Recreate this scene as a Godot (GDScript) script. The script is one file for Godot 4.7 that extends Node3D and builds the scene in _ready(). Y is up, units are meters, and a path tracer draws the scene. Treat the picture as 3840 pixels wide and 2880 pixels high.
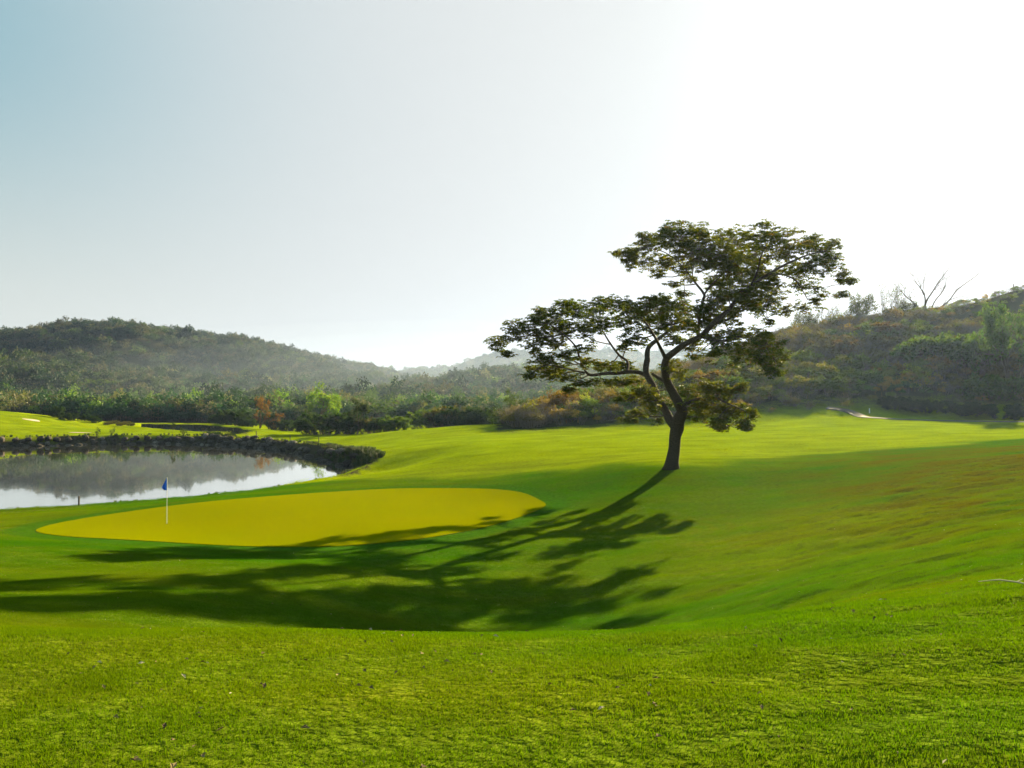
extends Node3D
# A golf green beside a pond, a spreading shade tree on a mound, wooded hills in morning haze.
# Metres, y up, the pond's water is y = 0, the camera looks along -z.

var TERRAIN := PackedFloat32Array([
	-4.99, 4.83, -6.8, -3.81, 4.85, -6.6, -2.06, 4.88, -6.5, 0, 4.92, -6.4, 1.92, 5.02, -6.2, 3.46, 5.14, -6,
	4.68, 5.27, -6, -6.54, 4.42, -9.6, -4, 4.45, -9.5, -1.97, 4.49, -9.3, -0.51, 4.5, -9.2, 1.46, 4.43, -9.5,
	3.1, 4.53, -10, 6.35, 4.75, -11, 9.98, 5.01, -12, -10.16, 3.32, -15.5, -7.15, 2.96, -17, -5.02, 2.32, -19,
	-2.7, 1.7, -21, -0.07, 1.46, -21.5, 3.15, 1.85, -20.5, 5.88, 3.21, -17.5, 10.39, 4.16, -18, 16.64, 4.69, -20,
	-0.77, 2.6, -14, 1.05, 2.63, -14, -2.53, 2.76, -14, -4.79, 3.32, -13, -7.22, 3.62, -12.5, 2.78, 3.15, -13.5,
	-12.7, 2.48, -22, -9.28, 2.17, -24.5, -5.4, 1.92, -25.5, -1.49, 1.29, -27, 1.3, 1.28, -26.5, 3.99, 1.58, -26,
	7.67, 2.11, -27, 12.13, 3.21, -26, 16.2, 3.89, -26, -15.59, 2.26, -27, -11.64, 1.74, -29.5, -6.46, 1.41, -30.5,
	-1.8, 1.18, -32.5, 2.63, 1.29, -35, 6.82, 1.41, -38, 11.94, 2.08, -38.5, 17.5, 3.1, -37.5, 23.06, 3.91, -37,
	-20.15, 1.17, -37.7, -15.92, 1.04, -41, -8.79, 1.23, -41.5, -9.72, 1.24, -33.5, -4.65, 1.23, -34.8, -2.32, 1.16, -42,
	-11.29, 1.17, -53.3, -3.02, 1.21, -54.5, -17.5, 1.17, -47.5, 0.33, 1.15, -45.5, 2.33, 1.27, -47.5, 4.85, 1.84, -50.5,
	9.25, 2.77, -52, 12.44, 2.79, -52.5, 6.83, 1.86, -44.5, 9.51, 1.92, -44, 14.88, 2.59, -48, 20.7, 3.29, -47,
	29.29, 4.15, -47, 5.97, 2.53, -59, 10.86, 2.86, -61, 17.6, 2.79, -62, 29.4, 3.38, -63, 39.88, 3.99, -64,
	-28.64, 0.25, -51, -25.77, 0.19, -54.5, -20.95, 0.24, -58.5, -17.9, 0.29, -64, -16.18, 0.26, -69.5, -14.71, 0.15, -77,
	-10.55, 0.47, -76, -6.67, 1.33, -62, -0.2, 1.82, -64, -5.86, 1.94, -72, -11.38, 1.34, -82, -10.62, 1.87, -90,
	-4.54, 2.45, -82, 4.12, 2.65, -84, 10.44, 2.96, -82, 20.63, 3.27, -80, 33.98, 3.6, -82, 48.49, 3.74, -84,
	61.11, 3.96, -84, -6.53, 3.08, -118, -0.36, 3.09, -114, 8.42, 3.04, -112, 21.08, 3.18, -108, 31.8, 3.98, -112,
	42.02, 4.42, -116, 52.26, 3.98, -112, 63.5, 3.8, -110, 80.03, 3.63, -110, -12.9, 2.39, -120, -19.48, 1.81, -122,
	-22.16, 0.91, -116, -27.36, 0.72, -126, -34.86, 0.91, -132, -44.76, 1.18, -137, -54.45, 1.28, -138, -63.81, 1.43, -138,
	-69.31, 1.39, -132, -73.89, 1.56, -128, -84.52, 1.59, -124, -26.01, 0.91, -140, -35.7, 0.79, -150, -43.58, 0.53, -165,
	-49.87, 0.51, -175, -68.14, 1.05, -160, -75.66, 1.39, -160, -84.01, 2.72, -160, -92.36, 4.23, -160, -109.06, 6.73, -160,
	-110.04, 5.29, -140, -79.99, 1, -195, -66.76, 0.9, -195, -38.14, 0.14, -180, -17.2, 1.31, -160, -4.38, 1.42, -150,
	7.36, 1.65, -150, -8, 5, -3, 0, 5.18, -2.5, 6, 5.4, -2.5, -8, 5.1, 3, 0, 5.3, 2,
	8, 5.6, 3, 0, 5.5, 8, -25, 4.3, -8, -25, 2.7, -25, -32, 0.9, -40, 25, 5.9, -8,
	20, 6.1, 2, -25, 5.1, 8, 45, 5.7, -30, 60, 4.9, -60, -60, 0.8, -30, -110, 1.2, -60,
	-110, 1.5, -120, 110, 5.4, -60, 110, 4.9, -120, -110, 2.5, -200, -60, 1.4, -215, 0, 1.2, -215,
	60, 2.5, -215, 110, 3, -215, 40, 3.2, -150, 80, 3.6, -150, -60, 1.2, -175])
var POND := PackedFloat32Array([
	-35.67, -48.6, -30.53, -52.88, -26.91, -55.09, -21.94, -59.55, -18.65, -65.45, -16.83, -70.7, -15.31, -75.98, -14.27, -81.86, -16.28, -88.14,
	-20.45, -96.5, -25.58, -107.48, -34.25, -120.19, -43.95, -128.35, -53.01, -130.9, -59.94, -129.61, -70.66, -122.41, -82.92, -112.99, -96, -80,
	-62, -46])
var FAR_POND := PackedFloat32Array([
	-77.78, -188.41, -66.35, -185.32, -52.58, -166.24, -43.32, -148.74, -42.68, -139.56, -47.64, -141.31, -54.45, -147.77, -61.95, -157.01, -68.63, -166.24])
var GREEN := PackedFloat32Array([
	-20.2, -37.79, -21.04, -40, -21.03, -42.15, -19.98, -44.73, -17.56, -47.65, -14.72, -50.74, -11.33, -53.46, -7.43, -55.63, -3.05, -55.07,
	0.11, -52.44, 1.5, -48.71, 1.64, -45.66, -0.13, -41.05, -2.08, -37.53, -4.48, -34.9, -7.12, -33.62, -10.63, -33.62, -14.5, -34.46,
	-17.75, -35.58])
var LEFT_HILL := PackedFloat32Array([
	-1.3601, 620, 17.6683, -1.047, 630, 36.0555, -0.7338, 650, 45.0378, -0.5772, 670, 48.5555, -0.4781, 690, 55.4397, -0.4363, 700, 55.5284,
	-0.3685, 710, 51.1495, -0.3058, 720, 47.0002, -0.2641, 730, 39.2862, -0.2119, 750, 32.9553, -0.191, 760, 27.8562, -0.1597, 780, 24.5472,
	-0.118, 800, 16.8541, -0.0762, 820, 6.6035, -0.0292, 850, -10.8599])
var MID_HILL := PackedFloat32Array([
	-0.3424, 400, -8.9121, -0.2641, 405, -4.8072, -0.191, 410, 0.9, -0.1441, 415, 5.2319, -0.1075, 420, 8.353, -0.0553, 425, 11.9908,
	-0.0136, 430, 13.9167, 0.0282, 430, 15.0388, 0.1013, 430, 16.161, 0.2056, 430, 13.9167, 0.3622, 430, 2.6954])
var FAR_HILL := PackedFloat32Array([
	-0.3163, 1700, 7.9981, -0.2119, 1700, 36.3906, -0.1388, 1700, 43.4887, -0.0919, 1700, 51.4741, -0.0553, 1700, 58.5722, -0.024, 1700, 73.6557,
	0.0021, 1700, 80.7539, 0.0282, 1700, 77.2048, 0.0752, 1700, 86.0775, 0.1534, 1700, 80.7539, 0.31, 1700, 87.852, 0.6754, 1700, 105.5973])
var RIGHT_HILL := PackedFloat32Array([
	0.0073, 168, 2.7789, 0.0752, 170, 5.6578, 0.1534, 175, 8.7267, 0.2056, 178, 11.7309, 0.2578, 180, 14.9793, 0.31, 183, 18.3614,
	0.3779, 185, 20.804, 0.4457, 188, 23.09, 0.4666, 188, 23.7768, 0.5188, 190, 26.733, 0.5772, 192, 29.948, 0.7276, 195, 35.7022,
	0.9363, 190, 40.4177, 1.3017, 190, 36.4511])
var LIMBS := PackedFloat32Array([
	0.08, -0.08, 0, 0.62, 0.09, 0.11, 0, 0.47, 0.13, 0.47, 0, 0.38, 0.25, 1.15, 0, 0.33, 0.3, 1.83,
	0, 0.33, 0.42, 2.34, 0, 0.38, 0.49, 2.76, 0, 0.36, 0.67, 3.32, 0.19, 0.31, 0.46, 3.78, 0.38, 0.27,
	0.12, 4.37, 0.57, 0.24, -0.34, 5.16, 0.95, 0.22, -0.52, 5.94, 1.33, 0.22, -0.47, 6.41, 1.71, 0.2, -0.42, 6.48,
	1.9, 0.19, 0.44, 7.14, 2.28, 0.17, 1.28, 7.6, 2.66, 0.16, 1.87, 8.24, 3.04, 0.14, 2.64, 8.99, 3.23, 0.12,
	3.31, 9.75, 3.23, 0.11, 4.17, 10.47, 2.85, 0.09, 5.15, 11.1, 2.47, 0.07, 6.39, 11.77, 1.9, 0.06, 7.83, 12.38,
	1.14, 0.04, 9.02, 12.68, 0.57, 0.03, 0.38, 2.33, -0.09, 0.25, 0.03, 2.84, -0.19, 0.25, -0.16, 3.31, -0.38, 0.22,
	-0.49, 3.99, -0.76, 0.2, -0.83, 4.99, -1.33, 0.19, -1.12, 5.65, -1.71, 0.19, -1.01, 6.41, -2.09, 0.18, -0.98, 6.35,
	-2.09, 0.17, -0.86, 7.21, -2.47, 0.15, -0.03, 7.89, -3.04, 0.12, 0.75, 8.49, -3.8, 0.09, 1.4, 9.31, -4.37, 0.06,
	1.81, 10.01, -4.75, 0.04, -1.13, 5.52, -1.71, 0.13, -1.53, 5.68, -1.9, 0.12, -2.12, 5.72, -2.09, 0.11, -2.85, 5.63,
	-1.9, 0.1, -3.7, 5.6, -1.33, 0.1, -4.55, 5.49, -0.57, 0.09, -4.97, 5.75, 0, 0.07, -5.32, 6.44, 0.57, 0.06,
	-5.6, 7.12, 0.95, 0.05, -6.31, 7.81, 1.14, 0.04, -7.11, 8.4, 1.14, 0.03, -0.32, 5.08, 0.76, 0.12, -0.57, 5.26,
	0, 0.11, -0.81, 5.57, -1.14, 0.09, -2.21, 5.75, -2.09, 0.08, -2.08, 6.38, -3.04, 0.08, -2.53, 6.85, -3.8, 0.07,
	-3.03, 7.73, -4.75, 0.06, -3.43, 8.64, -5.7, 0.04, -4.06, 9.6, -6.27, 0.03, -0.55, 6.33, 1.9, 0.12, -0.99, 6.92,
	2.66, 0.1, -1.46, 7.42, 3.8, 0.08, -2.11, 8.08, 4.94, 0.06, -2.77, 8.65, 5.7, 0.04, 1.14, 7.46, 2.56, 0.1,
	1.42, 8.57, 1.52, 0.09, 1.87, 9.78, 0.38, 0.09, 2.02, 10.23, 0, 0.08, 1.6, 11.09, -0.76, 0.06, 1.11, 12.11,
	-1.71, 0.04, 0.19, 13.08, -2.47, 0.03, -0.93, 13.46, -2.85, 0.02, 2.02, 10.18, 0, 0.06, 2.59, 10.86, -0.57, 0.05,
	3.38, 11.53, -1.33, 0.04, 3.98, 12.41, -2.28, 0.04, 4.6, 13.39, -3.04, 0.02, 3.98, 10.28, 2.85, 0.06, 4, 10.96,
	4.18, 0.05, 3.86, 11.52, 5.32, 0.04, 3.92, 12.12, 6.08, 0.02, 5.15, 11.08, 2.47, 0.05, 6.43, 11.19, 1.14, 0.04,
	7.5, 10.94, 0, 0.04, 8.42, 10.03, -0.95, 0.02, 0.75, 3.7, 0.19, 0.11, 1.27, 4.02, 1.14, 0.09, 2.01, 4.16,
	2.28, 0.07, 2.72, 3.8, 3.04, 0.05, 3.52, 3.41, 3.61, 0.03, -0.5, 3.88, -0.76, 0.07, -1.03, 4.12, -1.71, 0.06,
	-1.77, 4.16, -2.66, 0.04, -2.24, 3.92, -3.23, 0.02, -0.12, 3.14, -0.38, 0.06, -0.68, 3.01, -1.14, 0.04, -1.44, 3.15,
	-1.9, 0.03, -2.24, 2.87, -2.47, 0.02, 1.28, 7.55, 2.66, 0.09, 2.12, 7.24, 3.8, 0.07, 3.1, 7.41, 4.75, 0.06,
	3.96, 7, 5.32, 0.04, 4.48, 6.12, 5.7, 0.03, 1.87, 8.24, 3.04, 0.08, 2.96, 8.57, 1.52, 0.07, 4.34, 9.31,
	0, 0.06, 6.1, 9.62, -1.52, 0.03, -5.02, 5.6, 0, 0.06, -6.11, 5.81, 1.14, 0.04, -7.34, 5.98, 2.09, 0.03,
	-8.23, 5.47, 2.66, 0.02, -6.31, 7.81, 1.14, 0.04, -7.33, 7.57, 1.71, 0.03, -8.61, 7.64, 2.09, 0.02, -9.78, 7.14,
	2.28, 0.01])
var LIMB_SIZES := PackedInt32Array([24, 13, 11, 3, 6, 5, 8, 5, 4, 4, 5, 4, 4, 5, 4, 4, 4])
var PADS := PackedFloat32Array([
	-1.99, 12.99, -2.9, 0.71, 0.41, 1, -2.47, 13.33, -4.32, 0.31, 0.16, 1, -1.48, 12.59, -3.46, 0.87, 0.41, 1,
	-0.6, 13.64, -3.58, 1.22, 0.76, 1.1, -0.96, 14.2, -3.36, 0.51, 0.31, 0.8, 0.4, 13.37, 0.94, 1.42, 0.87, 1.2,
	0.12, 14.15, -0.3, 0.61, 0.36, 1, 2.37, 14.6, -3.21, 0.61, 0.46, 1, 1.84, 12.73, 0.28, 1.53, 1.12, 1.3,
	-0.28, 12.1, -0.95, 0.92, 0.51, 0.9, 1.77, 12.53, -4.55, 0.92, 0.51, 1, 3.81, 14.22, -2.91, 0.61, 0.51, 0.8,
	5.3, 14.23, -5.4, 1.22, 1.02, 0.9, 3.79, 12.54, 6.24, 1.12, 0.76, 1, 3.92, 11.85, 4.46, 1.02, 0.61, 0.7,
	5.44, 12.33, 4.35, 1.22, 0.92, 1, 7.97, 13.21, 0.42, 0.81, 0.61, 0.9, 9.35, 13.13, -1.54, 0.92, 0.71, 1,
	9.45, 13.09, 0.5, 0.31, 0.25, 0.8, 9.79, 12.17, -0.71, 0.81, 0.61, 1, 10.29, 11.26, -0.12, 0.51, 0.36, 0.9,
	10.07, 10.82, 1.66, 0.14, 0.08, 1, 10.78, 10.38, -1.7, 0.24, 0.09, 1, 8.03, 11.78, 0.54, 1.12, 0.61, 1,
	3.79, 11.95, -0.63, 1.53, 0.81, 1.3, 2.98, 12.37, 0.61, 1.02, 0.61, 1.1, 4.84, 11.09, 1.15, 1.53, 0.92, 1.3,
	3.25, 10.02, 3.43, 1.32, 0.71, 1.4, 3.93, 11.16, -2.49, 0.81, 0.61, 1.1, 7.22, 10.75, -3.53, 0.81, 0.71, 1.1,
	7.92, 11.74, -1.32, 1.02, 0.51, 0.8, 8.91, 11.04, -2.41, 0.92, 0.61, 0.8, 9, 9.98, -0.53, 0.51, 0.61, 0.8,
	8.55, 9.72, -1.97, 0.36, 0.36, 0.7, 7.09, 9.44, -1.32, 0.41, 0.31, 0.8, 6.76, 9.95, -4.2, 1.02, 0.56, 1.2,
	6.63, 8.83, -2.63, 0.24, 0.14, 0.8, 4.13, 9.47, 2.31, 0.92, 0.51, 1.2, 0.34, 10.84, -0.4, 0.41, 0.14, 0.6,
	1.2, 11.12, 0.2, 0.36, 0.2, 0.6, 3.06, 11.16, -2.44, 0.51, 0.41, 0.8, 2.19, 9.53, 3.51, 0.61, 0.51, 1,
	1.78, 10.84, -5.21, 0.41, 0.18, 0.8, -0.36, 11.59, -1.75, 0.41, 0.18, 0.6, -9.9, 7.37, 0.92, 0.56, 0.35, 0.9,
	-10.24, 7.05, 1.27, 0.22, 0.14, 0.7, -9.1, 7.97, 1.55, 0.81, 0.56, 1, -9.6, 6.73, 0.66, 0.36, 0.18, 0.6,
	-8.08, 8.28, 0.24, 1.02, 0.81, 1, -7.6, 9.21, -2.16, 0.71, 0.46, 0.9, -6.79, 8.82, -1.39, 1.12, 0.92, 1.1,
	-5.9, 9.75, -2.28, 0.71, 0.46, 1, -4.7, 10.18, -9.95, 1.12, 0.81, 1.1, -3.03, 10.76, -10.83, 1.12, 0.51, 1,
	-3.4, 9.26, 3.39, 0.92, 0.46, 1, -3.55, 9.1, -4.53, 1.32, 0.76, 1.3, -5.24, 8.29, -2.56, 1.12, 0.61, 1,
	-6.74, 7.53, -2.48, 1.02, 0.61, 1, -8.05, 7.35, -1.21, 0.71, 0.41, 0.7, -7.48, 6.45, 0.39, 0.81, 0.51, 1,
	-7.35, 5.77, -0.46, 0.92, 0.46, 1.1, -8.22, 5.39, 2.25, 0.31, 0.18, 0.8, -6.12, 5.6, -2.09, 0.92, 0.46, 1.1,
	-6.21, 6.49, -0.55, 0.71, 0.46, 0.8, -5.07, 7.04, 0.58, 0.61, 0.51, 0.7, -5.12, 6.21, 1.18, 0.61, 0.36, 0.7,
	-3.31, 6.23, -4.69, 0.92, 0.36, 0.8, -1.83, 6.25, -6.76, 0.71, 0.36, 0.8, -2.05, 7.26, -3.3, 0.61, 0.41, 0.5,
	-2.65, 8.65, 2.78, 0.81, 0.81, 1.2, -2.72, 7.5, 4.05, 0.71, 0.71, 1.1, -2.55, 8.62, 7.85, 1.02, 0.76, 1.3,
	0.39, 9.72, -3.01, 1.12, 0.76, 1.3, 0.39, 8.85, -5.57, 1.12, 0.71, 1.3, 2.22, 10, -6.89, 0.92, 0.71, 1.2,
	1.22, 8.44, -1.76, 0.92, 0.71, 1.2, 0.04, 7.37, 1.77, 0.61, 0.41, 0.8, 1.59, 9.23, 2.79, 0.81, 0.51, 1.1,
	2.06, 8.63, 1.97, 0.71, 0.51, 1.1, 1.1, 8.5, 2.34, 0.71, 0.71, 1.1, 3.23, 8.89, 1.21, 0.81, 0.51, 1,
	1.34, 7.26, 0.22, 0.71, 0.46, 0.8, 1.82, 7.5, 2.63, 0.81, 0.51, 0.9, 3.16, 7.75, 1.89, 0.92, 0.56, 1,
	3.18, 7.28, 5.84, 0.92, 0.61, 1, 3.49, 6.73, 7.56, 0.81, 0.71, 1.1, 4.61, 6.14, 5.26, 0.61, 0.61, 1.1,
	3.86, 5.52, 7.49, 0.46, 0.31, 1, 3.27, 6.16, 6.8, 0.71, 0.56, 0.9, 2.89, 6.5, 5.2, 0.71, 0.51, 0.8,
	2.33, 6.89, 3.31, 0.61, 0.41, 0.7, 1.28, 6.42, 5.04, 0.41, 0.31, 0.6, 0.68, 6.47, 3.93, 0.41, 0.25, 0.6,
	0.17, 6.06, 0.01, 0.41, 0.31, 0.6, 0.27, 5.5, 1.62, 0.41, 0.25, 0.7, 3.39, 6.17, 2.15, 0.41, 0.41, 0.6,
	1.43, 4.55, -0.88, 0.76, 0.38, 1, 1.31, 4.76, 2.9, 0.76, 0.34, 1.1, 2.21, 4.52, 2.48, 0.76, 0.47, 1.2,
	2.98, 4.6, 2.96, 0.51, 0.3, 1, 3.62, 4.76, 2.64, 0.21, 0.1, 0.8, 1.46, 3.87, 0.65, 0.76, 0.42, 1.1,
	2, 3.71, 1.96, 0.85, 0.51, 1.3, 2.7, 3.47, 2.43, 0.76, 0.51, 1.2, 3.75, 3.46, 1.52, 0.68, 0.42, 1.2,
	3.69, 3.25, 3.59, 0.34, 0.34, 1, 2.01, 2.85, 3.34, 0.59, 0.3, 1, 2.55, 2.5, 2.4, 0.24, 0.17, 0.9,
	3.04, 2.8, 4.57, 0.42, 0.24, 1, 3.46, 2.6, 4.13, 0.17, 0.14, 0.8, 1.78, 3.07, -1.73, 0.51, 0.34, 1,
	1.87, 3.04, 1.06, 0.42, 0.3, 0.9, 0.99, 3.35, 0.03, 0.34, 0.34, 0.8, -1.49, 4.54, 0.78, 0.76, 0.25, 1,
	-1.73, 4.3, -3.65, 0.51, 0.21, 0.9, -2.31, 4.02, -4.83, 0.34, 0.17, 0.8, -1.18, 3.95, 0.39, 0.59, 0.3, 1,
	-1.36, 3.21, -3.7, 0.51, 0.25, 1, -2.01, 2.83, -4.29, 0.42, 0.24, 1, -1.82, 2.79, -2.34, 0.34, 0.15, 0.8,
	-0.44, 2.81, -1.56, 0.34, 0.25, 0.8, -0.87, 3.43, -1.03, 0.34, 0.21, 0.7, 0.05, 3.77, -1.35, 0.34, 0.25, 0.6,
	-0.57, 4.29, -0.27, 0.34, 0.21, 0.5, -1.55, 5.27, -4.33, 0.59, 0.3, 0.8, -2.56, 5.13, -4.27, 0.59, 0.3, 0.8,
	-3.96, 5.14, -0.4, 0.68, 0.3, 0.8, -5.23, 5.04, 0.44, 0.51, 0.25, 0.7, -5.99, 4.72, -0.84, 0.42, 0.21, 0.7,
	-1.83, 6.31, -6.4, 0.59, 0.34, 0.6, -3.31, 6.04, -1.66, 0.51, 0.25, 0.5, -0.36, 6.01, 1.47, 0.34, 0.34, 0.5])

var EYE := Vector3(0, 6.9, 0)
var RNG := RandomNumberGenerator.new()
var taken := {}
var noise_a := FastNoiseLite.new()
var noise_b := FastNoiseLite.new()
var noise_c := FastNoiseLite.new()
var grid := PackedFloat32Array()
const GW := 162
const GS := 1.5
var pond_poly := PackedVector2Array()
var far_poly := PackedVector2Array()
var green_poly := PackedVector2Array()
var path_line: Array = []
var mats := {}

# ---------------------------------------------------------------- mesh buffer
class Buf:
	var v := PackedVector3Array()
	var n := PackedVector3Array()
	var c := PackedColorArray()
	var uv := PackedVector2Array()
	var i := PackedInt32Array()
	func tri(a: Vector3, b: Vector3, d: Vector3, col: Color):
		v.append(a); v.append(b); v.append(d)
		c.append(col); c.append(col); c.append(col)
	func mesh(m: Material) -> ArrayMesh:
		var a := []
		a.resize(Mesh.ARRAY_MAX)
		a[Mesh.ARRAY_VERTEX] = v
		if n.size() == v.size(): a[Mesh.ARRAY_NORMAL] = n
		if c.size() == v.size(): a[Mesh.ARRAY_COLOR] = c
		if uv.size() == v.size(): a[Mesh.ARRAY_TEX_UV] = uv
		if i.size(): a[Mesh.ARRAY_INDEX] = i
		var o := ArrayMesh.new()
		o.add_surface_from_arrays(Mesh.PRIMITIVE_TRIANGLES, a)
		o.surface_set_material(0, m)
		return o

func tube(b: Buf, pts: Array, radii: Array, sides: int, col: Color, rough := 0.0):
	var start := b.v.size()
	var prev := Vector3.ZERO
	for k in pts.size():
		var t: Vector3 = (pts[mini(k + 1, pts.size() - 1)] - pts[maxi(k - 1, 0)]).normalized()
		if t.length() < 0.5: t = Vector3.UP
		if prev == Vector3.ZERO: prev = t.cross(Vector3(0.31, 0.2, 0.93)).normalized()
		var s := (prev - t * prev.dot(t)).normalized()
		prev = s
		var q := t.cross(s)
		for j in sides:
			var a := TAU * j / sides
			var dir := s * cos(a) + q * sin(a)
			var r: float = radii[k]
			if rough > 0.0: r *= 1.0 + rough * (noise_c.get_noise_3d(pts[k].x * 9 + dir.x * 6, pts[k].y * 2.5, pts[k].z * 9 + dir.z * 6))
			b.v.append(pts[k] + dir * r); b.n.append(dir); b.c.append(col)
	for k in pts.size() - 1:
		for j in sides:
			var p := start + k * sides + j
			var q2 := start + k * sides + (j + 1) % sides
			b.i.append_array(PackedInt32Array([p, p + sides, q2, q2, p + sides, q2 + sides]))
	var tip := b.v.size()
	var last: int = pts.size() - 1
	b.v.append(pts[last]); b.n.append((pts[last] - pts[last - 1]).normalized()); b.c.append(col)
	for j in sides: b.i.append_array(PackedInt32Array([start + last * sides + j, tip, start + last * sides + (j + 1) % sides]))

func smooth_line(pts: Array, radii: Array, per: int) -> Array:
	var op := []
	var orr := []
	for k in pts.size() - 1:
		var p0: Vector3 = pts[maxi(k - 1, 0)]
		var p3: Vector3 = pts[mini(k + 2, pts.size() - 1)]
		for s in per:
			var t := float(s) / per
			op.append(pts[k].cubic_interpolate(pts[k + 1], p0, p3, t)); orr.append(lerpf(radii[k], radii[k + 1], t))
	op.append(pts[-1]); orr.append(radii[-1])
	return [op, orr]

func rand_dir(r: RandomNumberGenerator) -> Vector3:
	var y := r.randf_range(-1, 1)
	var a := r.randf() * TAU
	var s := sqrt(1 - y * y)
	return Vector3(s * cos(a), y, s * sin(a))

func leaf(b: Buf, p: Vector3, dir: Vector3, up: Vector3, len: float, wid: float, col: Color):
	var side := dir.cross(up)
	if side.length() < 0.01: side = Vector3.RIGHT
	side = side.normalized() * wid * 0.5
	var lift := side.cross(dir).normalized() * wid * 0.16
	var mid := p + dir * len * 0.48
	var tip := p + dir * len - Vector3(0, len * 0.14, 0)
	b.tri(p, mid + side + lift, tip, col)
	b.tri(p, tip, mid - side + lift, col)

# ---------------------------------------------------------------- scene bookkeeping
func numbered(called: String) -> String:
	if not taken.has(called):
		taken[called] = 0
		return called
	taken[called] += 1
	return "%s_%03d" % [called, taken[called]]

func tag(o: Node, label: String, category: String, group := "", kind := ""):
	if label != "": o.set_meta("label", label)
	if category != "": o.set_meta("category", category)
	if group != "": o.set_meta("group", group)
	if kind != "": o.set_meta("kind", kind)

func thing(called: String, at: Vector3, label: String, category: String, group := "") -> Node3D:
	var o := Node3D.new()
	o.name = numbered(called)
	add_child(o)
	o.position = at
	tag(o, label, category, group)
	return o

func part(called: String, m: Mesh, parent: Node3D) -> MeshInstance3D:
	var o := MeshInstance3D.new()
	o.name = called if parent != self else numbered(called)
	o.mesh = m
	parent.add_child(o, true)
	return o

func lin(r: float, g: float, b: float) -> Color:
	return Color(r, g, b).linear_to_srgb()

func paint(called: String, col: Color, rough := 0.9, vertex := false) -> StandardMaterial3D:
	var m := StandardMaterial3D.new()
	m.resource_name = called
	m.albedo_color = col
	m.roughness = rough
	m.metallic_specular = 0.3
	m.vertex_color_use_as_albedo = vertex
	m.cull_mode = BaseMaterial3D.CULL_DISABLED
	mats[called] = m
	return m

func noise_tex(freq: float, ramp: Gradient, seed_: int, as_normal := false, strength := 4.0, size := 512) -> NoiseTexture2D:
	var t := NoiseTexture2D.new()
	var n := FastNoiseLite.new()
	n.seed = seed_; n.frequency = freq; n.fractal_octaves = 5
	t.noise = n; t.width = size; t.height = size; t.seamless = true
	if as_normal:
		t.as_normal_map = true; t.bump_strength = strength
	elif ramp: t.color_ramp = ramp
	return t

func ramp(cols: Array, at: Array) -> Gradient:
	var g := Gradient.new()
	g.offsets = PackedFloat32Array(at); g.colors = PackedColorArray(cols)
	return g

# ---------------------------------------------------------------- terrain
func solve_ground():
	var n := TERRAIN.size() / 3
	var m := n + 3
	var A: Array = []
	for r in m:
		var row := PackedFloat64Array()
		row.resize(m + 1)
		if r < n:
			var x := TERRAIN[r * 3]
			var z := TERRAIN[r * 3 + 2]
			for c in n:
				var dx := x - TERRAIN[c * 3]
				var dz := z - TERRAIN[c * 3 + 2]
				var r2 := dx * dx + dz * dz
				row[c] = 0.2 if c == r else (0.5 * r2 * log(r2) if r2 > 1e-9 else 0.0)
			row[n] = 1; row[n + 1] = x; row[n + 2] = z; row[m] = TERRAIN[r * 3 + 1]
		else:
			for c in n: row[c] = 1.0 if r == n else (TERRAIN[c * 3] if r == n + 1 else TERRAIN[c * 3 + 2])
		A.append(row)
	for k in m:
		var best := k
		for r in range(k + 1, m):
			if absf(A[r][k]) > absf(A[best][k]): best = r
		var tmp: PackedFloat64Array = A[k]
		A[k] = A[best]; A[best] = tmp
		var pk: PackedFloat64Array = A[k]
		var inv := 1.0 / pk[k]
		for r in range(k + 1, m):
			var rr: PackedFloat64Array = A[r]
			var f := rr[k] * inv
			if f == 0.0: continue
			for c in range(k, m + 1): rr[c] -= f * pk[c]
			A[r] = rr
	var w := PackedFloat64Array()
	w.resize(m)
	for k in range(m - 1, -1, -1):
		var row: PackedFloat64Array = A[k]
		var s := row[m]
		for c in range(k + 1, m): s -= row[c] * w[c]
		w[k] = s / row[k]
	grid.resize(GW * GW)
	for j in GW:
		var z := 9.0 - GS * j
		for i in GW:
			var x := -120.0 + GS * i
			var s := w[n] + w[n + 1] * x + w[n + 2] * z
			for k in n:
				var dx := x - TERRAIN[k * 3]
				var dz := z - TERRAIN[k * 3 + 2]
				var r2 := dx * dx + dz * dz + 1e-9
				s += w[k] * 0.5 * r2 * log(r2)
			grid[j * GW + i] = s

func cub(a: float, b: float, c: float, d: float, t: float) -> float:
	# uniform B-spline: smooth slopes
	var t2 := t * t
	var t3 := t2 * t
	return (a * (1 - 3 * t + 3 * t2 - t3) + b * (4 - 6 * t2 + 3 * t3) + c * (1 + 3 * t + 3 * t2 - 3 * t3) + d * t3) / 6.0

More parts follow.
